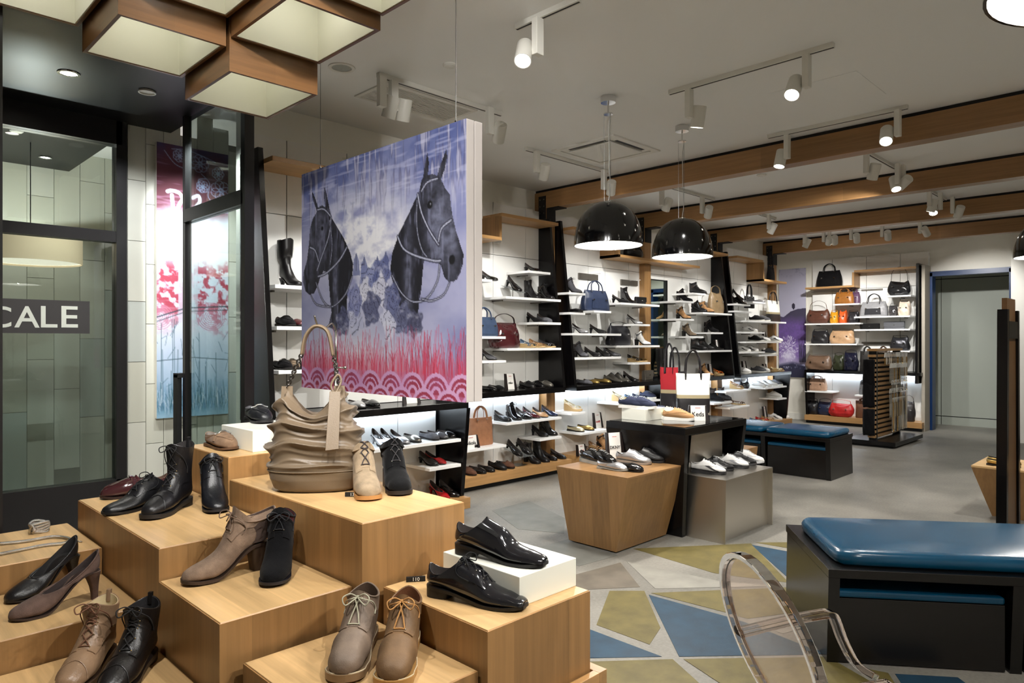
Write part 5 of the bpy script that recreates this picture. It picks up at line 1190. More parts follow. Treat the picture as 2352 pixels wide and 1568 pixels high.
# folded steel stand with back sheet
o = thing('steel_stand', 'folded brushed steel stand carrying black and white running shoes', 'table', (5.15, 2.73, 0))
MB().prism([(-.40, -.205, 0), (-.40, .30, 0), (-.385, .30, .47), (-.385, -.205, .47)], (.006, 0, 0)).build('left_sheet', M_steel, o); MB().box(.388, .395, -.205, .30, 0, .47).build('right_sheet', M_steel, o)
MB().box(-.385, .395, -.205, .30, .464, .472).build('top_sheet', M_steel, o, bevel=.001)
MB().box(-.379, .388, -.165, -.158, 0, .464).build('inner_sheet', M_steel, o); MB().prism([(-.32, .15, .4725), (.22, .15, .4725), (.22, .15, .76), (-.27, .15, .76)], (0, .006, 0)).build('back_sheet', M_steel, o)
MB().box(-.33, .0, .156, .2, .0, .0).build('floor_line', M_steel, o) if False else None
ZST = .472
def at(style, u, v, z, rz, cf, label, sc=.97, **kw):
    c, f = cf.split(':'); p = on_z(u, v, z); return put_shoe(shoe(style, CN[c][0], FN[f], **kw), (p.x, p.y, z+.0006), rz, label, NAMES[style], CATS[style], sc, 0, 'shoes on the centre tables')
DW = -PI/2-.1
at('sneaker', 1362, 1063, ZCU, DW, 'bk:p', 'black patent sneaker, left of the pair on oak cube', lace=(200, 200, 200), sole=(170, 168, 160))
at('sneaker', 1384, 1066, ZCU, DW, 'bk:p', 'black patent sneaker, right of the pair on oak cube', lace=(200, 200, 200), sole=(170, 168, 160))
at('flat', 1407, 1078, ZCU, DW+.25, 'sv:m', 'silver open flat at the front of oak cube', sole=(160, 158, 150)); at('flat', 1441, 1080, ZCU, DW+.25, 'bk:p', 'black open flat at the front of oak cube')
at('runner', 1455, 1064, ZCU, DW+.5, 'sv:m', 'silver sneaker with pale stripes on oak cube', lace=(150, 150, 152), sole=(150, 140, 130)); at('runner', 1488, 1060, ZCU, DW+.5, 'bk:l', 'black sneaker at the right of oak cube', lace=(30, 30, 32), sole=(24, 24, 26))
at('runner', 1626, 1086, ZST, DW+.45, 'wh:l', 'white running shoe with black swoosh at front of steel stand', lace=(24, 24, 26), sole=(28, 28, 30)); at('runner', 1645, 1078, ZST, DW+.45, 'bk:l', 'black running shoe behind the front white one', lace=(230, 230, 230), sole=(28, 28, 30))
at('runner', 1680, 1072, ZST, DW+.5, 'wh:l', 'white and grey running shoe, front of right pair on steel stand', lace=(150, 150, 152), sole=(40, 40, 42)); at('runner', 1698, 1066, ZST, DW+.5, 'bk:l', 'black running shoe between two white ones on steel stand', lace=(230, 230, 230), sole=(60, 60, 62)); at('runner', 1716, 1061, ZST, DW+.5, 'wh:l', 'rear white running shoe at right of steel stand', lace=(200, 200, 202), sole=(220, 220, 220))
pr = on_z(1468, 956, ZBT); ro = riser(4.93, 3.36, .30, .24, .095, ZBT, 'white riser on the black table')
for k, (u, v, w) in enumerate(((1453, 937, 'left'), (1474, 938, 'right'))):
    at('sneaker', u, v, ZBT+.095, DW+.35, 'nv:c', f'navy canvas sneaker with white laces, {w} one on riser', .9, lace=(236, 236, 234), sole=(236, 234, 228), line=(200, 198, 190))
at('sneaker', 1520, 958, ZBT, DW+.5, 'nv:c', 'dark navy sneaker at left on black table', .92, lace=(30, 30, 40), sole=(60, 60, 62)); at('sneaker', 1539, 962, ZBT, DW+.5, 'cr:c', 'cream canvas sneaker with white toe on black table', .92, lace=(236, 236, 234), sole=(240, 238, 232)); at('sneaker', 1558, 965, ZBT, DW+.5, 'tn:c', 'tan canvas sneaker nearest the brand sign on black table', .92, lace=(236, 236, 234), sole=(240, 238, 232))
p = on_z(1603, 966, ZBT); sign((p.x, p.y, ZBT+.0006), -PI/4-.05, .12, .125, 'Keds', 'white brand sign with bold black lettering on black table', size=.05)
p = on_z(1413, 1052, ZCU); sign((p.x, p.y, ZCU+.0006), -.35, .115, .205, 'DKNY', 'tall brand sign on oak cube table', size=.035)
p = on_z(1634, 1058, ZST); sg_ = sign((p.x, p.y-.03, ZST+.0006), -.5, .085, .19, '', 'tall brand sign with leaping cat mark on steel stand')
cat = MB().prism([(-.030, 0, -.002), (-.018, 0, .0), (-.004, 0, .010), (.012, 0, .016), (.022, 0, .026), (.030, 0, .026), (.027, 0, .018), (.018, 0, .010), (.016, 0, .0), (.010, 0, -.006), (.008, 0, .002), (-.006, 0, -.002), (-.016, 0, -.012), (-.022, 0, -.012), (-.018, 0, -.004)], (0, .0006, 0)).mesh('leaping_mark', M_txt)
link('leaping_mark', cat, sg_, (0, .002, .085), (-.12, 0, 0))
# tote bags hanging at the back of the black table
p = on_z(1600, 948, ZBT); put_bag(make_bag('tote', (232, 230, 222), 'cloth', .30, .36, .11, .22, trim=(26, 24, 26), seed=80, metal=False), (p.x+.02, p.y+.05, ZBT+.0006), -PI/4-.1, 'large white and black tote with dark patterned handles on black table', 'tote_bag', 'handbag')
p = on_z(1546, 940, ZBT)
put_bag(make_bag('tote', (150, 22, 34), 'cloth', .17, .40, .06, .24, trim=(28, 26, 30), seed=81, metal=False), (p.x+.09, p.y+.10, ZBT+.0006), -PI/4-.5, 'narrow red tote beside the white tote', 'tote_bag', 'handbag')
put_bag(make_bag('tote', (26, 25, 28), 'cloth', .20, .36, .06, .24, seed=82, metal=False), (p.x+.19, p.y+.10, ZBT+.0006), -PI/4-.5, 'black tote between the red and white totes', 'tote_bag', 'handbag')

# ---- benches
M_bl = mat('teal_blue_leather', (5, 66, 96), .26, bump=.05, bscale=30, var=.12, vscale=4)
M_dk = wood('espresso_veneer', (11, 8, 7), 2, rough=.26)
def cushion(w, d, h, name, parent, x, y, z):
    n = 14; R = []
    for zz, ins in ((0, .012), (.012, .002), (h*.55, 0), (h*.8, .008), (h*.94, .022), (h, .05)):
        r = []
        for k in range(4*n):
            s = k//n; f = (k % n)/n; rad = .03
            cs = [(-1, -1), (1, -1), (1, 1), (-1, 1)]; a, b = cs[s], cs[(s+1) % 4]
            px, py = a[0]+(b[0]-a[0])*f, a[1]+(b[1]-a[1])*f
            e = max(abs(px), abs(py)); q = .04*(min(abs(px), abs(py)))**8
            r.append((x+px*(w/2-ins)*(1-q), y+py*(d/2-ins)*(1-q), z+zz))
        R.append(r)
    c = [(x+(p[0]-x)*.5, y+(p[1]-y)*.5, z+h+.006) for p in R[-1]]; R.append(c)
    return MB().loft(R, True, True).build(name, M_bl, parent, True, 60)
def bench(loc, rz, W, D, H, units, label, stools, one=False):
    """W along local x (front faces -y); carcass of side panels, top and one recess per unit with a pull-out stool"""
    o = thing('storage_bench', label, 'bench', loc, rz, 'dark benches with blue cushions')
    e = .03; s = .025
    MB().box(-W/2, W/2, -D/2, D/2, H-.04, H).build('carcass_top', M_dk, o, bevel=.002)
    for k in range(units+1):
        x = -W/2+k*W/units; x0 = min(max(x-s, -W/2), W/2-2*s)
        MB().prism([(x0, -D/2+e, 0), (x0+2*s, -D/2+e, 0), (x0+2*s, -D/2, H-.04), (x0, -D/2, H-.04)], (0, D-e, 0)).build('upright', M_dk if 0 < k < units else M_dk, o)
    MB().box(-W/2+.05, W/2-.05, D/2-.03, D/2, 0, H-.04).build('back_board', M_dk, o)
    for k in range(units):
        w = W/units; cx = -W/2+(k+.5)*w
        if not one: cushion(w-.03, D-.03, .065, 'seat_cushion', o, cx, 0, H)
        elif k == 0: cushion(W-.1, D-.1, .07, 'seat_cushion', o, 0, 0, H)
        st = thing('pull_out_stool', stools[k], 'stool', tuple(Vector(loc)+Matrix.Rotation(rz, 3, 'Z') @ Vector((cx, -.0, 0))), rz, 'stools stored under the benches')
        ww, hh2 = w-.085, H-.105
        MB().box(-ww/2, ww/2, -D/2+.032, D/2-.07, .005, hh2-.035).build('body', M_dk, st, bevel=.002); MB().box(-ww/2+.0, ww/2, -D/2+.030, D/2-.07, hh2-.033, hh2).build('pad', M_bl, st, bevel=.01)
    return o
e1 = Vector((.80, .60)).normalized()           # towards the back
P0 = Vector((3.32, 1.245)); e2 = Vector((e1.y, -e1.x)); Wb, Db = 1.62, .80
c = P0+e2*Wb/2+e1*Db/2
bench((c.x, c.y, 0), math.atan2(e2.y, e2.x), Wb, Db, .445, 2, 'near dark bench with large blue leather cushion', ['blue-topped stool under the near bench, left recess', 'blue-topped stool under the near bench, right recess'], True)
bench((8.03, 3.62, 0), -PI/2, 1.5, .68, .455, 2, 'far dark bench with blue cushions behind the tables', ['blue-topped stool under the far bench, left recess', 'blue-topped stool under the far bench, right recess'])

# ---- slatted necklace rack
o = thing('necklace_rack', 'dark and oak slatted jewellery rack on black base', 'rack', (11.32, 3.42, 0))
MB().box(-.70, .62, -.34, .34, .03, .09).build('base', M_black, o, bevel=.003); MB().box(-.62, .55, -.28, .28, 0, .03).build('plinth', M_blackm, o)
for sx in (-1, 1): MB().box(sx*.53-.025, sx*.53+.025, -.05, .05, .09, 1.36).build('upright', M_black, o)
MB().box(-.52, .52, -.006, .006, .1, 1.34).build('core_panel', M_blackm, o)
sl = MB().box(-.505, .505, -.045, .045, 0, .036).mesh('slat', M_oakx); e_ = MB().box(-.05, -.0, -.05, .05, 0, .036).mesh('slat_end', M_oakx)
for k in range(18): link('slat', sl, o, (0, 0, .12+k*.068)); link('slat_end', e_, o, (-.555, 0, .12+k*.068))
MB().box(-.58, .58, -.07, .07, 1.36, 1.395).build('top_board', M_oakx, o, bevel=.002)
M_jw = [mat('silver_strand', (190, 186, 178), .22, 1.), mat('gold_strand', (196, 160, 96), .25, 1.), mat('dark_strand', (74, 70, 72), .3, .9), mat('pearl_strand', (214, 206, 190), .3)]
cardm = MB().prism([(-.022, -.0, 0), (.022, -.0, 0), (.022, -.008, .07), (-.022, -.008, .07)], (0, -.001, 0)).mesh('card', M_card)
hookm = MB().tube([(0, .0, .066), (0, .06, .07)], .002, 5).mesh('hook', M_chrome)
strands = {}
for ln in (.09, .2, .34, .42):
    for mi in range(4):
        mb = MB(); n = int(ln/.012)
        for k in range(n):
            for sg in (-1, 1): mb.lathe([(.001, -.0072), (.0075, 0), (.001, .0072)], 6, (sg*.015*math.sin(PI*(k+.5)/n)**.5, -.004, -.004-ln*(k+.5)/n))
        mb.sphere((0, -.004, -ln-.008), .010, 4)
        strands[ln, mi] = mb.mesh('strand', M_jw[mi])
ONUM = ['first', 'second', 'third', 'fourth', 'fifth', 'sixth', 'seventh', 'eighth', 'ninth', 'tenth', 'eleventh', 'twelfth', 'thirteenth', 'fourteenth', 'fifteenth', 'sixteenth', 'seventeenth']
rows = [(1.27, .09, 15), (1.11, .2, 17), (.86, .09, 11), (.74, .34, 13), (.60, .42, 12)]; RN = ['top', 'second', 'middle', 'fourth', 'lowest']
for r, (z, ln, n) in enumerate(rows):
    x0 = -.42 if r in (0,) else -.20 if r in (1, 3) else -.10
    for k in range(n):
        x = x0+(.60-x0)*k/(n-1); mi = random.choice((0, 0, 1, 2, 3))
        q = thing('necklace', f'{["silver", "gold", "dark", "pearl"][mi]} carded necklace, {ONUM[k]} from left on the {RN[r]} row of the rack', 'necklace', (11.32+x, 3.42-.118, z), random.uniform(-.1, .1), f'necklaces on the {RN[r]} row')
        link('card', cardm, q); link('hook', hookm, q); s_ = link('strand', strands[ln, mi], q); s_['kind'] = 'stuff'
for k, (z, hh3) in enumerate(((.88, .36), (.56, .36), (.16, .37))):
    R = []
    for j in range(15):
        t = j/14; R.append([(.035*math.cos(a)*(1+.18*math.sin(4*a+9*t))*(.7+.5*math.sin(PI*t)**.5), .075*math.sin(a)*(1+.12*math.sin(7*a+5*t)), hh3*t+.006*math.sin(5*a)) for a in [i*2*PI/24 for i in range(24)]])
    q = tag(MB().loft(R).build('black_scarf', leather((14, 13, 15), 'suede'), None, True), f'black gathered scarf hanging on the rack end, {["top", "middle", "bottom"][k]} one', 'scarf', 'scarves on the rack end'); q.location = (11.32-.66, 3.44, z)

# ---- clear armchair
M_gh = mat('clear_polycarbonate', (255, 240, 232), .015, trans=1., ior=1.42, spec=.6)
o = thing('clear_armchair', 'transparent plastic armchair with oval back at the lower right', 'chair', (2.003, .635, 0), -.582)
zc, hb, ha, rec = .722, .22, .195, .316
bx = lambda z: -.22-(z-.46)*rec
ov = [(bx(zc+hb*math.sin(t)), ha*math.cos(t), zc+hb*math.sin(t)) for t in [2*PI*k/48 for k in range(48)]]
MB().loft([[(p[0]-.004, p[1]*.97, zc+(p[2]-zc)*.97) for p in ov], [(p[0]+.004, p[1]*.97, zc+(p[2]-zc)*.97) for p in ov]]).build('back_panel', M_gh, o, True, 40)
rim = []
for k, p in enumerate(ov):
    t = 2*PI*k/48; er = Vector((-rec*math.sin(t), math.cos(t), math.sin(t))); c0 = Vector(p)
    rim.append([c0+Vector((-.016, 0, 0))-er*.006, c0+Vector((-.016, 0, 0))+er*.010, c0+Vector((.016, 0, 0))+er*.010, c0+Vector((.016, 0, 0))-er*.006])
rim.append(rim[0]); MB().loft(rim, False, False).build('back_rim', M_gh, o, bevel=.002)
def sq(path, a, b):
    P = [Vector(p) for p in path]; R = []
    for i, p in enumerate(P):
        t = (P[min(i+1, len(P)-1)]-P[max(i-1, 0)]).normalized(); s = Vector((0, 1, 0)); n2 = t.cross(s).normalized()
        R.append([p-s*a-n2*b, p+s*a-n2*b, p+s*a+n2*b, p-s*a+n2*b])
    return MB().loft(R)
for sg in (1, -1):
    az = .668
    sq(crv([(bx(az), sg*.19, az), (-.12, sg*.225, az+.004), (.0, sg*.24, az+.008), (.05, sg*.241, az+.006), (.066, sg*.241, az-.02), (.09, sg*.24, az-.08), (.13, sg*.235, az-.15), (.19, sg*.23, az-.19)], 4), .017, .010).build('arm', M_gh, o, bevel=.002)
    sq([(.19, sg*.19, .45), (.205, sg*.195, .2), (.21, sg*.2, 0)], .02, .018).build('leg', M_gh, o); sq([(-.19, sg*.17, .45), (-.23, sg*.18, .2), (-.29, sg*.19, 0)], .018, .018).build('leg', M_gh, o)
MB().prism([(-.22, -.19, .44), (.23, -.23, .44), (.23, .23, .44), (-.22, .19, .44)], (0, 0, .03)).build('seat', M_gh, o, bevel=.006)
MB().prism([(bx(.5)-.01, -.12, .46), (bx(.5)+.012, -.12, .46), (bx(.53)+.012, -.12, .53), (bx(.53)-.01, -.12, .53)], (0, .24, 0)).build('back_support', M_gh, o, bevel=.003)

# ---- display frame and tapered oak box at the right edge
p = on_z(2287, 1290, 0); x0, y0 = p.x, p.y
o = thing('frame_display', 'tall dark slanted display frame with oak panel at the right edge', 'display stand', (x0, y0, 0))
def slant(x, y0_, y1_, z0, z1, d, t): return MB().prism([(x, y0_, z0), (x, y0_-t, z0), (x, y1_-t, z1), (x, y1_, z1)], (d, 0, 0))
tz = 1.72
MB().prism([(0, .0, 0), (.055, 0, 0), (.10, 0, tz), (.045, 0, tz)], (0, -.06, 0)).build('frame_post', M_black, o)
MB().prism([(.45, .0, 0), (.505, 0, 0), (.46, 0, tz), (.405, 0, tz)], (0, -.06, 0)).build('frame_post', M_black, o)
MB().box(.09, .42, -.06, 0, 1.52, 1.64).build('cross_bar', M_black, o)
MB().prism([(.056, -.015, 0), (.45, -.015, 0), (.41, -.015, 1.52), (.098, -.015, 1.52)], (0, -.03, 0)).build('oak_panel', wood('oak_dark_panel', (112, 80, 46), 2), o)
MB().box(.11, .40, -.045, -.015, 1.64, 1.80).build('oak_header', MATS['oak_dark_panel'], o)
p = on_z(2268, 1184, 0)
o = thing('oak_tapered_box', 'small tapered oak box beside the dark frame at right', 'table', (p.x+.22, p.y-.25, 0))
MB().hexa(quad(-.2, .2, -.22, .22, 0), quad(-.32, .32, -.35, .35, .42)).build('body', m, o, bevel=.002); MB().hexa(quad(-.32, .32, -.35, .35, .42), quad(-.32, .32, -.35, .35, .435)).build('top_panel', M_top, o)
for k, (dx, dy) in enumerate(((-.2, .2), (-.05, .22))):
    put_shoe(shoe('flat', CN['gd'][0], 'metallic'), (p.x+.22+dx, p.y-.25+dy-.06, .4356), DW, f'bronze metallic flat on the right oak box, {["front", "rear"][k]} one', 'ballet_flat', 'shoe', .95)
# oak base behind the tables
o = thing('oak_low_box', 'low oak box with black shoe behind the steel stand', 'display box', (6.44, 3.42, 0))
MB().hexa(quad(-.19, .19, -.19, .19, 0), quad(-.23, .23, -.23, .23, .45)).build('body', M_oak, o, bevel=.002)
put_shoe(shoe('bootie', BK, 'leather'), (6.42, 3.46, .4506), DW, 'black ankle boot on the low oak box', 'heeled_ankle_boot', 'boot', .95)

# ---- jewellery on the left box and price tickets
def zp(u, v, z): q = on_z(u, v, z); return Vector((q.x, q.y, z))
p = zp(90, 1222, ZG)
o = thing('silver_bracelet', 'wide silver mesh bracelet standing on the jewellery box', 'bracelet', p)
ms = mat('silver_mesh', (196, 192, 184), .25, 1., bump=.5, bscale=500)
for k in range(5): MB().tube([((.031+.002*math.sin(3*a+k))*math.cos(a), (.026+.002*math.sin(2*a+k))*math.sin(a), .006+k*.0085+.004*math.sin(a*2+k)) for a in [i*2*PI/28 for i in range(29)]], .0055, 8).build('strand', ms, o, True)
MB().tube([(-.032, -.012, .004), (-.034, -.018, .02), (-.026, -.024, .036), (-.018, -.026, .02), (-.026, -.02, .006)], .006, 8).build('knot_clasp', ms, o, True)
a = [zp(*q, ZG) for q in ((0, 1252), (60, 1246), (120, 1236), (158, 1240), (150, 1250), (100, 1256), (40, 1268), (0, 1276))]
c = a[3]; o = thing('silver_necklace', 'silver mesh necklace laid in a loop on the jewellery box', 'necklace', c)
MB().tube([q-c+Vector((0, 0, .0065)) for q in [Vector(t) for t in crv(a, 6)]], .006, 8).build('mesh_chain', ms, o, True)
e = zp(188, 1246, ZG); MB().tube([Vector((0, 0, .004))+(e-c)*f for f in (0, .3, .6, 1)], .0025, 6).build('extender_chain', ms, o, True)
def ticket(u, v, z, txt, label, rz):
    o = thing('price_ticket', label, 'price tag', zp(u, v, z), rz, 'small price tickets'); MB().box(-.03, .03, -.004, .004, 0, .016).build('block', M_blackm, o, bevel=.001)
    link('digits', text_mesh(txt, .016, M_card, .0006), o, (0, -.0044, .008), (PI/2, 0, 0))
ticket(955, 1335, ZO, '110', 'small black price ticket behind the derby shoe', -.6); ticket(812, 1140, ZA, '130', 'small black price ticket beside the beige ankle boot', -.75)
# drum lamp behind the left window
p = on_y(70, 575, 6.7)
o = thing('drum_lamp', 'large beige drum pendant lamp behind the left window', 'pendant lamp', p)
MB().lathe([(.36, -.10), (.36, .10), (.352, .10), (.352, -.10), (.36, -.10)], 40).build('drum_shade', mat('beige_shade', (222, 204, 176), .7, emit=(255, 226, 186), estr=.35), o, True, 40)
MB().lathe([(.35, -.085), (.001, -.085)], 40).build('diffuser', mat('lamp_diffuser', (240, 236, 226), .6, emit=(255, 242, 220), estr=.9), o); MB().tube([(0, 0, 0), (0, 0, 3.1-p.z)], .004).build('cord', M_wire, o)
ld = bpy.data.lights.new('drum_glow', 'POINT'); ld.energy = 40; ld.shadow_soft_size = .02; lo = bpy.data.objects.new('drum_glow', ld); COL.objects.link(lo); lo.parent = o; lo.location = (0, 0, -.05)

# ================================================================ PRINTED PANELS
class Canvas:
    def __init__(s, w, h, seed=1): s.w, s.h = w, h; s.a = np.zeros((h, w, 3)); s.r = np.random.default_rng(seed); s.Y, s.X = np.mgrid[0:h, 0:w]; s.U = s.X/w; s.V = s.Y/h
    def noise(s, sx, sy, oct=4):
        out = np.zeros((s.h, s.w)); amp = 1; t = 0
        for o in range(oct):
            gx, gy = int(sx*2**o)+2, int(sy*2**o)+2; g = s.r.random((gy, gx))
            x = s.U*(gx-1.001); y = s.V*(gy-1.001); x0 = x.astype(int); y0 = y.astype(int); fx = x-x0; fy = y-y0; fx = fx*fx*(3-2*fx); fy = fy*fy*(3-2*fy)
            out += amp*((g[y0, x0]*(1-fx)+g[y0, x0+1]*fx)*(1-fy)+(g[y0+1, x0]*(1-fx)+g[y0+1, x0+1]*fx)*fy); t += amp; amp *= .55
        return out/t
    def mix(s, m, c): s.a += np.clip(m, 0, 1)[..., None]*(np.array(c, float)/255-s.a)
    def poly(s, P):
        P = np.array(P, float); m = np.zeros((s.h, s.w), bool); n = len(P)
        for i in range(n):
            (x1, y1), (x2, y2) = P[i], P[(i+1) % n]
            if abs(y1-y2) < 1e-9: continue
            c = ((y1 > s.Y) != (y2 > s.Y)); m ^= c & (s.X < (x2-x1)*(s.Y-y1)/(y2-y1)+x1)
        return m
    def line(s, P, w, c, al=1.):
        P = [np.array(p, float) for p in P]
        for a, b in zip(P[:-1], P[1:]):
            x0, x1 = int(max(0, min(a[0], b[0])-w-1)), int(min(s.w, max(a[0], b[0])+w+2)); y0, y1 = int(max(0, min(a[1], b[1])-w-1)), int(min(s.h, max(a[1], b[1])+w+2))
            if x1 <= x0 or y1 <= y0: continue
            X, Y = s.X[y0:y1, x0:x1], s.Y[y0:y1, x0:x1]; d = b-a; L = d@d or 1
            t = np.clip(((X-a[0])*d[0]+(Y-a[1])*d[1])/L, 0, 1); ds = np.hypot(X-a[0]-t*d[0], Y-a[1]-t*d[1])
            k = np.clip(w+.5-ds, 0, 1)*al; s.a[y0:y1, x0:x1] += k[..., None]*(np.array(c, float)/255-s.a[y0:y1, x0:x1])
    def mesh(s, name, wd, ht, m):
        """grid in the local xz plane, x 0..wd, z 0..ht, with the print as a colour attribute"""
        nx, ny = s.w, s.h; xs = np.linspace(0, wd, nx); zs = np.linspace(ht, 0, ny)
        V = np.zeros((ny, nx, 3)); V[..., 0] = xs[None]; V[..., 2] = zs[:, None]
        i = np.arange(nx*ny).reshape(ny, nx); Q = np.stack([i[:-1, :-1], i[1:, :-1], i[1:, 1:], i[:-1, 1:]], -1).reshape(-1, 4)
        me = bpy.data.meshes.new(name); me.vertices.add(nx*ny); me.vertices.foreach_set('co', V.ravel()); me.loops.add(Q.size); me.loops.foreach_set('vertex_index', Q.ravel().astype(np.int32))
        me.polygons.add(len(Q)); me.polygons.foreach_set('loop_start', np.arange(0, Q.size, 4, dtype=np.int32)); me.update(calc_edges=True)
        c = np.clip(s.a, 0, 1); c = np.where(c > .04045, ((c+.055)/1.055)**2.4, c/12.92)
        at_ = me.color_attributes.new('Col', 'FLOAT_COLOR', 'POINT'); at_.data.foreach_set('color', np.concatenate([c.reshape(-1, 3), np.ones((nx*ny, 1))], 1).astype(np.float32).ravel())
        me.materials.append(m); return me
M_print = vcol('printed_canvas', .7)
# ---- horse panel (plane x = 2.2)
XP = 2.2; yl, yr = y_at(693, XP), y_at(1071, XP)
zt = (on_x(1071, 266, XP).z+on_x(693, 405, XP).z)/2; zbm = (on_x(1075, 925, XP).z+on_x(693, 889, XP).z)/2
wd, ht = yl-yr, zt-zbm; CW = 300; CH = int(CW*ht/wd)
K = Canvas(CW, CH, 4)
def hp(X, Y):      # crop pixel of the study zoom -> canvas
    p = on_x(650+X/2.178, 230+Y/2.178, XP); return ((yl-p.y)/wd*CW, (zt-p.z)/ht*CH)
U, V = K.U, K.V
n1 = K.noise(4, 5, 5); n2 = K.noise(9, 12, 5); n3 = K.noise(40, 8, 3); sc1 = K.noise(90, 6, 2); sc2 = K.noise(8, 90, 2)
K.a[:] = np.array((156, 158, 192))/255
K.mix((n1-.38)*2.2, (110, 116, 162)); 
cl = np.exp(-((U-.44)/.28)**2-((V-.34)/.24)**2); K.mix(cl*2.0*(n2-.24)*2.4, (226, 226, 232)); K.mix(np.clip((n2-.56)*5, 0, 1)*cl, (104, 110, 164))
K.mix(np.clip((.30-V)*5, 0, 1)*np.clip((n2-.4)*4, 0, 1)*.8, (78, 88, 140)); K.mix(np.clip((.14-V)*9, 0, 1)*.7*n1*1.6, (66, 78, 128))
K.mix(np.clip((.36-V-.1*n1)*6, 0, 1)*np.clip((sc1-.52)*7, 0, 1)*.75, (58, 58, 92)); K.mix(np.clip((.38-V)*6, 0, 1)*np.clip((sc1-.60)*9, 0, 1)*.6, (206, 206, 224)); K.mix(np.clip((.34-V)*6, 0, 1)*np.clip((sc2-.62)*9, 0, 1)*.4, (190, 190, 214))
K.mix(np.clip((V-.58)*4, 0, 1)*np.exp(-((U-.35)/.38)**2)*.85, (226, 224, 232))
ROSES = [(425, 905, 48, (118, 126, 172)), (492, 862, 44, (84, 92, 140)), (405, 965, 42, (214, 214, 226)), (488, 960, 44, (206, 206, 222)), (440, 1035, 46, (70, 74, 108)), (535, 1085, 50, (196, 198, 218)), (355, 1085, 48, (172, 176, 204)), (545, 990, 42, (84, 90, 132)), (358, 1000, 42, (112, 118, 164)), (600, 1090, 44, (92, 96, 130)), (300, 1100, 40, (84, 88, 122)), (660, 1110, 34, (70, 72, 100))]
for X, Y in ((365, 800), (405, 815), (470, 815), (512, 790)):
    K.mix(K.poly([hp(X-18, Y+75), hp(X-12, Y), hp(X+1, Y-42), hp(X+14, Y+5), hp(X+20, Y+75)])*.75, (96, 104, 148)); K.line([hp(X, Y-30), hp(X, Y+50)], .4, (40, 42, 70))
HR = [(535, 840), (545, 760), (580, 660), (625, 570), (680, 450), (690, 400), (700, 380), (706, 320), (720, 265), (728, 315), (722, 375), (745, 368), (768, 378), (784, 322), (803, 275), (816, 240), (818, 290), (806, 345), (788, 395), (806, 435), (832, 472), (836, 520), (846, 580), (862, 650), (882, 715), (900, 770), (896, 815), (884, 860), (868, 892), (848, 906), (824, 904), (804, 884), (796, 850), (788, 826), (768, 800), (742, 788), (702, 800), (696, 860), (691, 930), (680, 1000), (674, 1060), (690, 1105), (686, 1158), (660, 1128), (640, 1160), (610, 1118), (590, 1150), (572, 1080), (570, 980), (555, 930), (540, 880)]
HL = [(132, 972), (112, 952), (100, 905), (103, 860), (120, 800), (130, 720), (135, 640), (150, 590), (170, 556), (150, 500), (143, 450), (160, 488), (176, 536), (195, 524), (212, 535), (203, 480), (208, 432), (218, 470), (232, 540), (240, 582), (270, 632), (310, 702), (335, 760), (350, 820), (345, 880), (330, 930), (320, 990), (320, 1100), (308, 1172), (280, 1148), (262, 1165), (245, 1138), (225, 1132), (242, 1060), (236, 1000), (228, 900), (225, 862), (202, 852), (186, 884), (172, 930), (156, 962)]
hn = K.noise(30, 40, 4); hv = K.noise(70, 12, 3)
for H, hl in ((HR, [(765, 560, 60, 130), (850, 680, 26, 110), (625, 900, 22, 170), (780, 700, 40, 70)]), (HL, [(185, 660, 34, 110), (140, 790, 18, 100), (262, 900, 16, 150)])):
    P = [hp(*q) for q in H]; M = K.poly(P).astype(float); fy0, fy1 = hp(500, 1050)[1], hp(500, 1165)[1]; M *= np.clip(1.25-(K.Y-fy0)/(fy1-fy0)-.9*(sc1-.5)*(K.Y > fy0), 0, 1); K.mix(M, (20, 20, 28)); K.mix(M*np.clip((hv-.55)*5, 0, 1)*.55, (120, 122, 150)); K.mix(M*np.clip((hn-.6)*5, 0, 1)*.5, (10, 10, 18))
    for X, Y, rx, ry in hl:
        x, y = hp(X, Y); g = np.exp(-((K.X-x)/(rx*CW/817))**2-((K.Y-y)/(ry*CW/817))**2); K.mix(M*g*(.45+.9*(hn-.5)), (140, 144, 172))
    K.line([p for p in P if p[1] < fy0], .5, (16, 16, 24), .8) if False else None
wob = K.noise(26, 34, 3)
for k, (X, Y, r, c) in enumerate(ROSES):
    x, y = hp(X, Y); R = r*CW/817; A = np.arctan2(K.Y-y, K.X-x); D = np.hypot(K.X-x, (K.Y-y)*.92)*(1+.5*(wob-.5))
    m = np.clip((R*(1+.12*np.sin(5*A+k))-D)*.5, 0, 1); K.mix(m*.82, c)
    pet = np.abs(np.sin(D/R*7.5+1.6*np.sin(2.5*A+k)+.8*np.sin(5*A-k))) < .22; K.mix(m*pet*.65, (36, 38, 60)); K.mix(m*np.clip((hn-.55)*4, 0, 1)*.4, (226, 226, 236))
def br(pts, w=1.1, c=(186, 190, 212)): K.line([hp(*q) for q in crv(pts, 4)], w+.5, (30, 30, 44), .9); K.line([hp(*q) for q in crv(pts, 4)], w*.55, c, .95)
br([(690, 455), (720, 410), (770, 392)]); br([(672, 470), (690, 560), (730, 650), (775, 720)], 1.3); br([(668, 500), (668, 640), (690, 740), (720, 785)], .7); br([(775, 705), (790, 640), (838, 598)], 1.3); br([(572, 680), (600, 740), (660, 775), (750, 800), (785, 800)], 1.4); br([(545, 875), (590, 960), (650, 1005), (720, 985), (770, 900), (780, 820)], .9); br([(830, 910), (800, 970), (740, 1000), (690, 990)], .8)
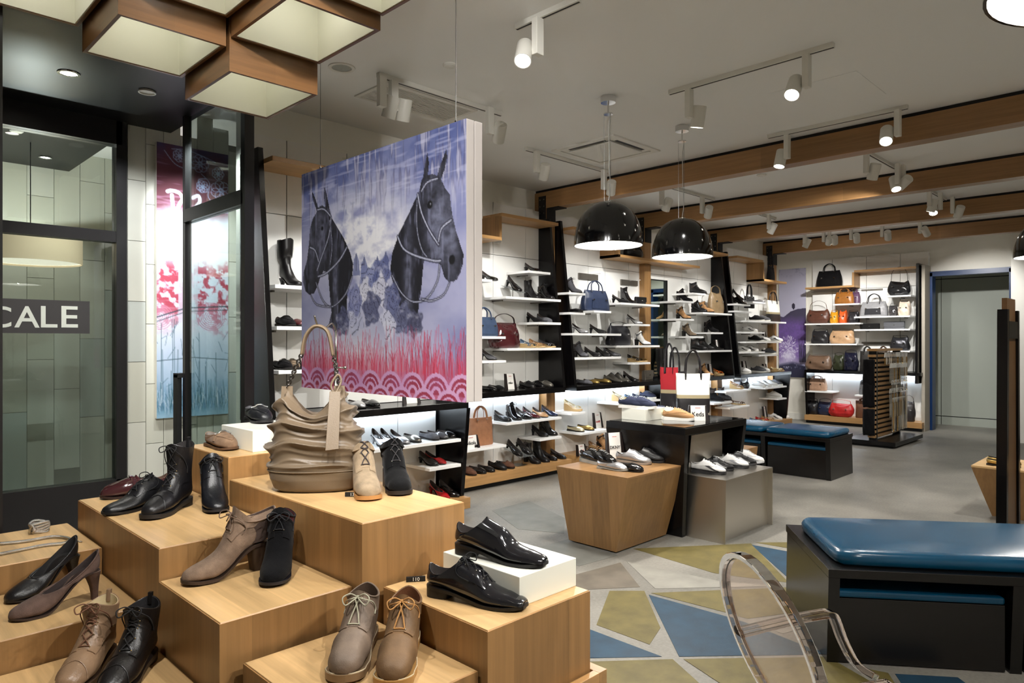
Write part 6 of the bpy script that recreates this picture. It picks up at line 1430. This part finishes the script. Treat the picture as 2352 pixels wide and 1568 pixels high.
br([(172, 548), (205, 545), (238, 580)]); br([(240, 585), (228, 680), (190, 790), (170, 850)], 1.2); br([(232, 600), (245, 720), (235, 820)], .7); br([(135, 735), (160, 750), (178, 805)], 1.2); br([(318, 735), (280, 800), (220, 860), (175, 880)], 1.3); br([(345, 880), (310, 970), (245, 1030), (200, 1000), (165, 910)], .9); br([(140, 975), (170, 1020), (240, 1032)], .8)
for X, Y, r in ((732, 522, 12), (196, 640, 8), (842, 795, 13), (125, 905, 8)):
    x, y = hp(X, Y); D = np.hypot(K.X-x, K.Y-y); K.mix(np.clip(r*CW/817-D, 0, 1), (8, 8, 14))
x, y = hp(735, 518); K.mix(np.clip(1.2-np.hypot(K.X-x, K.Y-y), 0, 1), (200, 204, 220))
# red grass and scallop waves
K.mix(np.clip((V-.82+.06*(n3-.5))*10, 0, 1)*.6*(1-np.clip((n2-.62)*4, 0, 1)*.5), (190, 52, 78))
for k in range(420):
    x = K.r.random()*CW; y0 = CH*(.90+.03*K.r.random()); h = CH*(.06+.13*K.r.random()**1.6); b = (K.r.random()-.5)*14
    K.line([(x, y0), (x+b*.3, y0-h*.55), (x+b, y0-h)], .28, [(178, 40, 62), (150, 30, 50), (200, 70, 110), (214, 60, 84)][k % 4], .75)
sr = CW/8.2
for rw in range(5):
    y = CH*.905+rw*sr*.40
    for k in range(-1, 13):
        x = (k+.5*(rw % 2))*sr; D = np.hypot(K.X-x, (K.Y-y-sr*.5)); m = (D < sr*.55) & (K.Y < y+sr*.5)
        K.mix(m*1., (196, 152, 190)); K.mix(m*(np.abs(D-sr*.40) < sr*.045)*.9, (140, 40, 62)); K.mix(m*(np.abs(D-sr*.26) < sr*.045)*.9, (140, 40, 62)); K.mix(m*(D < sr*.12)*.9, (140, 40, 62))
K.mix((V > .90)*np.clip((n2-.5)*3, 0, 1)*.4, (170, 110, 170))
o = thing('hanging_panel', 'double hanging panel printed with two bridled horses', 'printed panel', (XP, yr, zbm))
M_pc = mat('panel_canvas_edge', (172, 165, 160), .7); MB().box(.002, .05, 0, wd, 0, ht).build('panel_core', M_pc, o, bevel=.002); MB().box(.056, .104, 0, wd, 0, ht).build('panel_core', M_pc, o, bevel=.002)
link('horse_print', K.mesh('horse_print', wd, ht, M_print), o, (.0, wd, 0), (0, 0, -PI/2))
for u in (1046, 735):
    yy = y_at(u, XP+.05)-yr; MB().tube([(.053, yy, ht-.02), (.053, yy, CEIL-zbm)], .0018, 6).build('wire', M_wire, o); MB().lathe([(.006, 0), (.006, .035), (.003, .04)], 10, (.053, yy, ht-.005)).build('wire_clamp', M_chrome, o, True, 40)
# ---- red and blue poster on the tiled wall
def wall_poster(u0, u1, v0, v1, y=None, x=None):
    if y: a, b = on_y(u0, v0, y), on_y(u1, v1, y); return a, b, b.x-a.x
    a, b = on_x(u0, v0, x), on_x(u1, v1, x); return a, b, a.y-b.y
y_ = YW-.05
x0_, x1_ = x_at(360, y_), x_at(524, y_); z1_, z0_ = on_y(360, 325, y_).z, on_y(365, 961, y_).z
K = Canvas(100, 380, 9); U, V = K.U, K.V; n1 = K.noise(5, 16, 4); n2 = K.noise(14, 50, 4); sc1 = K.noise(3, 120, 2); sc3 = K.noise(60, 10, 2)
K.a[:] = np.array((200, 208, 222))/255
K.mix(np.clip((.27-V+.05*(n1-.5))*20, 0, 1), (88, 34, 48)); K.mix(np.clip((.09-V)*12, 0, 1)*n1, (54, 58, 110)); K.mix(np.clip((.28-V)*20, 0, 1)*np.clip((sc1-.62)*6, 0, 1)*.6, (150, 110, 140))
K.mix(np.exp(-((V-.36)/.085)**2)*1.2, (246, 248, 252))  # white band: lamp glow on the poster painted into the print
red = np.clip((V-.41-.05*(n1-.5))*20, 0, 1)*np.clip((.70-V+.1*(n1-.5))*8, 0, 1); K.mix(red*np.clip((n2-.44)*7, 0, 1)*np.where((U > .28) & (U < .56), .25, 1), (168, 62, 82)); K.mix(red*np.clip((sc1-.6)*5, 0, 1)*.5, (222, 190, 206))
K.mix(np.clip((V-.68)*5, 0, 1)*(.5+.5*n1), (140, 172, 200)); K.mix(np.clip((V-.86)*9, 0, 1)*.7, (62, 116, 150))
for cx, cy, rr in ((.74, .625, 22), (.04, .63, 18)):
    D = np.hypot(K.X-cx*100, (K.Y-cy*380)); K.mix((D < rr)*(np.sin(D*2.3) > .1)*.65, (190, 120, 150))
def flower(cx, cy, R, c=(168, 184, 222)):
    for q in range(7):
        a = q*2*PI/7; K.line([(cx+R*(.55*math.cos(a)+.42*math.cos(t)), cy+R*(.55*math.sin(a)+.42*math.sin(t))) for t in np.linspace(0, 2*PI, 13)], .45, c, .9)
    K.line([(cx+R*.05*j*math.cos(j), cy+R*.05*j*math.sin(j)) for j in range(9)], .5, c, .9)
for cx, cy, R in ((30, 14, 9), (58, 20, 13), (84, 30, 9), (88, 54, 15), (62, 52, 9), (96, 78, 8)): flower(cx, cy, R)
for P in ([(10, 10), (24, 26), (40, 30), (56, 24)], [(60, 34), (72, 46), (70, 66), (84, 74), (98, 70)], [(20, 6), (40, 4), (60, 8), (80, 14)], [(66, 40), (56, 44), (60, 60)]): K.line(crv(P, 5), .5, (168, 184, 222), .9)
for P in ([(14, 66), (20, 64), (30, 66), (34, 74), (30, 82), (26, 96), (28, 112)], [(48, 70), (56, 66), (58, 74), (52, 84), (48, 96)], [(20, 70), (22, 90), (28, 104)]): K.line(crv(P, 4), 2.4, (226, 230, 242), .9)
for k in range(16):
    x = 6+K.r.random()*90; K.line([(x, 380*.97), (x+3*(K.r.random()-.5), 380*(.62+.22*K.r.random()))], .3, (26, 60, 70), .8)
for k in range(26): x = K.r.random()*100; y = 380*(.66+.26*K.r.random()); K.line([(x, y), (x+24*(K.r.random()-.5), y-26*K.r.random())], .25, (30, 64, 80), .7)
K.line([(0, 240), (40, 226), (100, 222)], .7, (30, 56, 66)); K.line([(0, 246), (40, 231), (100, 227)], .4, (30, 56, 66)); K.line([(0, 300), (50, 296), (100, 300)], .4, (30, 56, 66))
for k in range(150): x = K.r.random()*100; y = 380*(.93+.06*K.r.random()); K.line([(x, y), (x+8*(K.r.random()-.5), y-8-22*K.r.random())], .3, [(40, 88, 96), (206, 220, 232)][k % 2], .7)
K.mix(np.clip((V-.955)*30, 0, 1)*.8, (150, 186, 206))
o = thing('wall_poster', 'tall red and blue printed poster behind the glass door', 'poster', (x0_, YW, z0_))
MB().box(0, x1_-x0_, -.049, -.012, 0, z1_-z0_).build('backing_board', M_white, o); link('print', K.mesh('print', x1_-x0_, z1_-z0_, M_print), o, (0, -.0495, 0))
# ---- purple poster by the handbag wall
xq = XB-.04; ya_, yb_ = y_at(1789, xq), y_at(1851, xq); zt_ = on_x(1820, 617, xq).z; zb_ = on_x(1820, 866, xq).z; w_ = ya_-yb_; h_ = zt_-zb_
K = Canvas(70, 280, 11); U, V = K.U, K.V; n1 = K.noise(4, 14, 4); n2 = K.noise(16, 60, 3)
K.a[:] = np.array((188, 186, 208))/255; K.mix(np.clip((.1-V)*8, 0, 1)*np.clip((n2-.5)*4, 0, 1), (140, 140, 170))
K.mix(K.poly([(0, 112), (0, 120), (12, 124), (30, 110), (48, 104), (70, 102), (70, 190), (0, 190)])*1., (66, 60, 84)); K.mix(K.poly([(34, 92), (38, 88), (42, 92), (42, 100), (38, 106), (34, 100)])*1., (50, 46, 66))
K.mix(np.clip((V-.44+.03*n1)*10, 0, 1)*np.clip((.9-V)*10, 0, 1)*(.6+.5*n2), (112, 82, 158))
for k in range(240):
    a = K.r.random()*6.28; r = K.r.random()**.7*26; x, y = 24+r*math.cos(a)*.9, 205+r*math.sin(a)*1.2; K.line([(x, y), (x+3*math.cos(a), y+4*math.sin(a))], .5, (226, 222, 240), .8)
K.mix(np.exp(-((U-.35)/.22)**2-((V-.80)/.05)**2)*.9, (220, 216, 236))
K.mix(np.clip((V-.845-.05*np.abs(U-.5))*30, 0, 1), (34, 34, 62)); K.mix(np.clip((V-.86)*30, 0, 1)*np.clip((n2-.6)*6, 0, 1)*np.clip((.93-V)*30, 0, 1), (200, 200, 224))
for k in range(30): x = 52+K.r.random()*18; K.line([(x, 240), (x+6*(K.r.random()-.5), 175+30*K.r.random())], .3, (30, 28, 46), .8)
o = thing('wall_poster', 'purple printed poster with water tower beside the handbag wall', 'poster', (XB, ya_, zb_), -PI/2)
MB().box(0, w_, -.039, -.0, 0, h_).build('backing_board', M_white, o); link('print', K.mesh('print', w_, h_, M_print), o, (0, -.0395, 0))
for m_ in bpy.data.materials:      # lenses, shades and added box discs glow, their lamps do the lighting
    if m_.name in ('lamp_lens', 'lamp_bulb', 'white_enamel_inside', 'box_lamp', 'beige_shade', 'lamp_diffuser'): m_.cycles.emission_sampling = 'NONE'
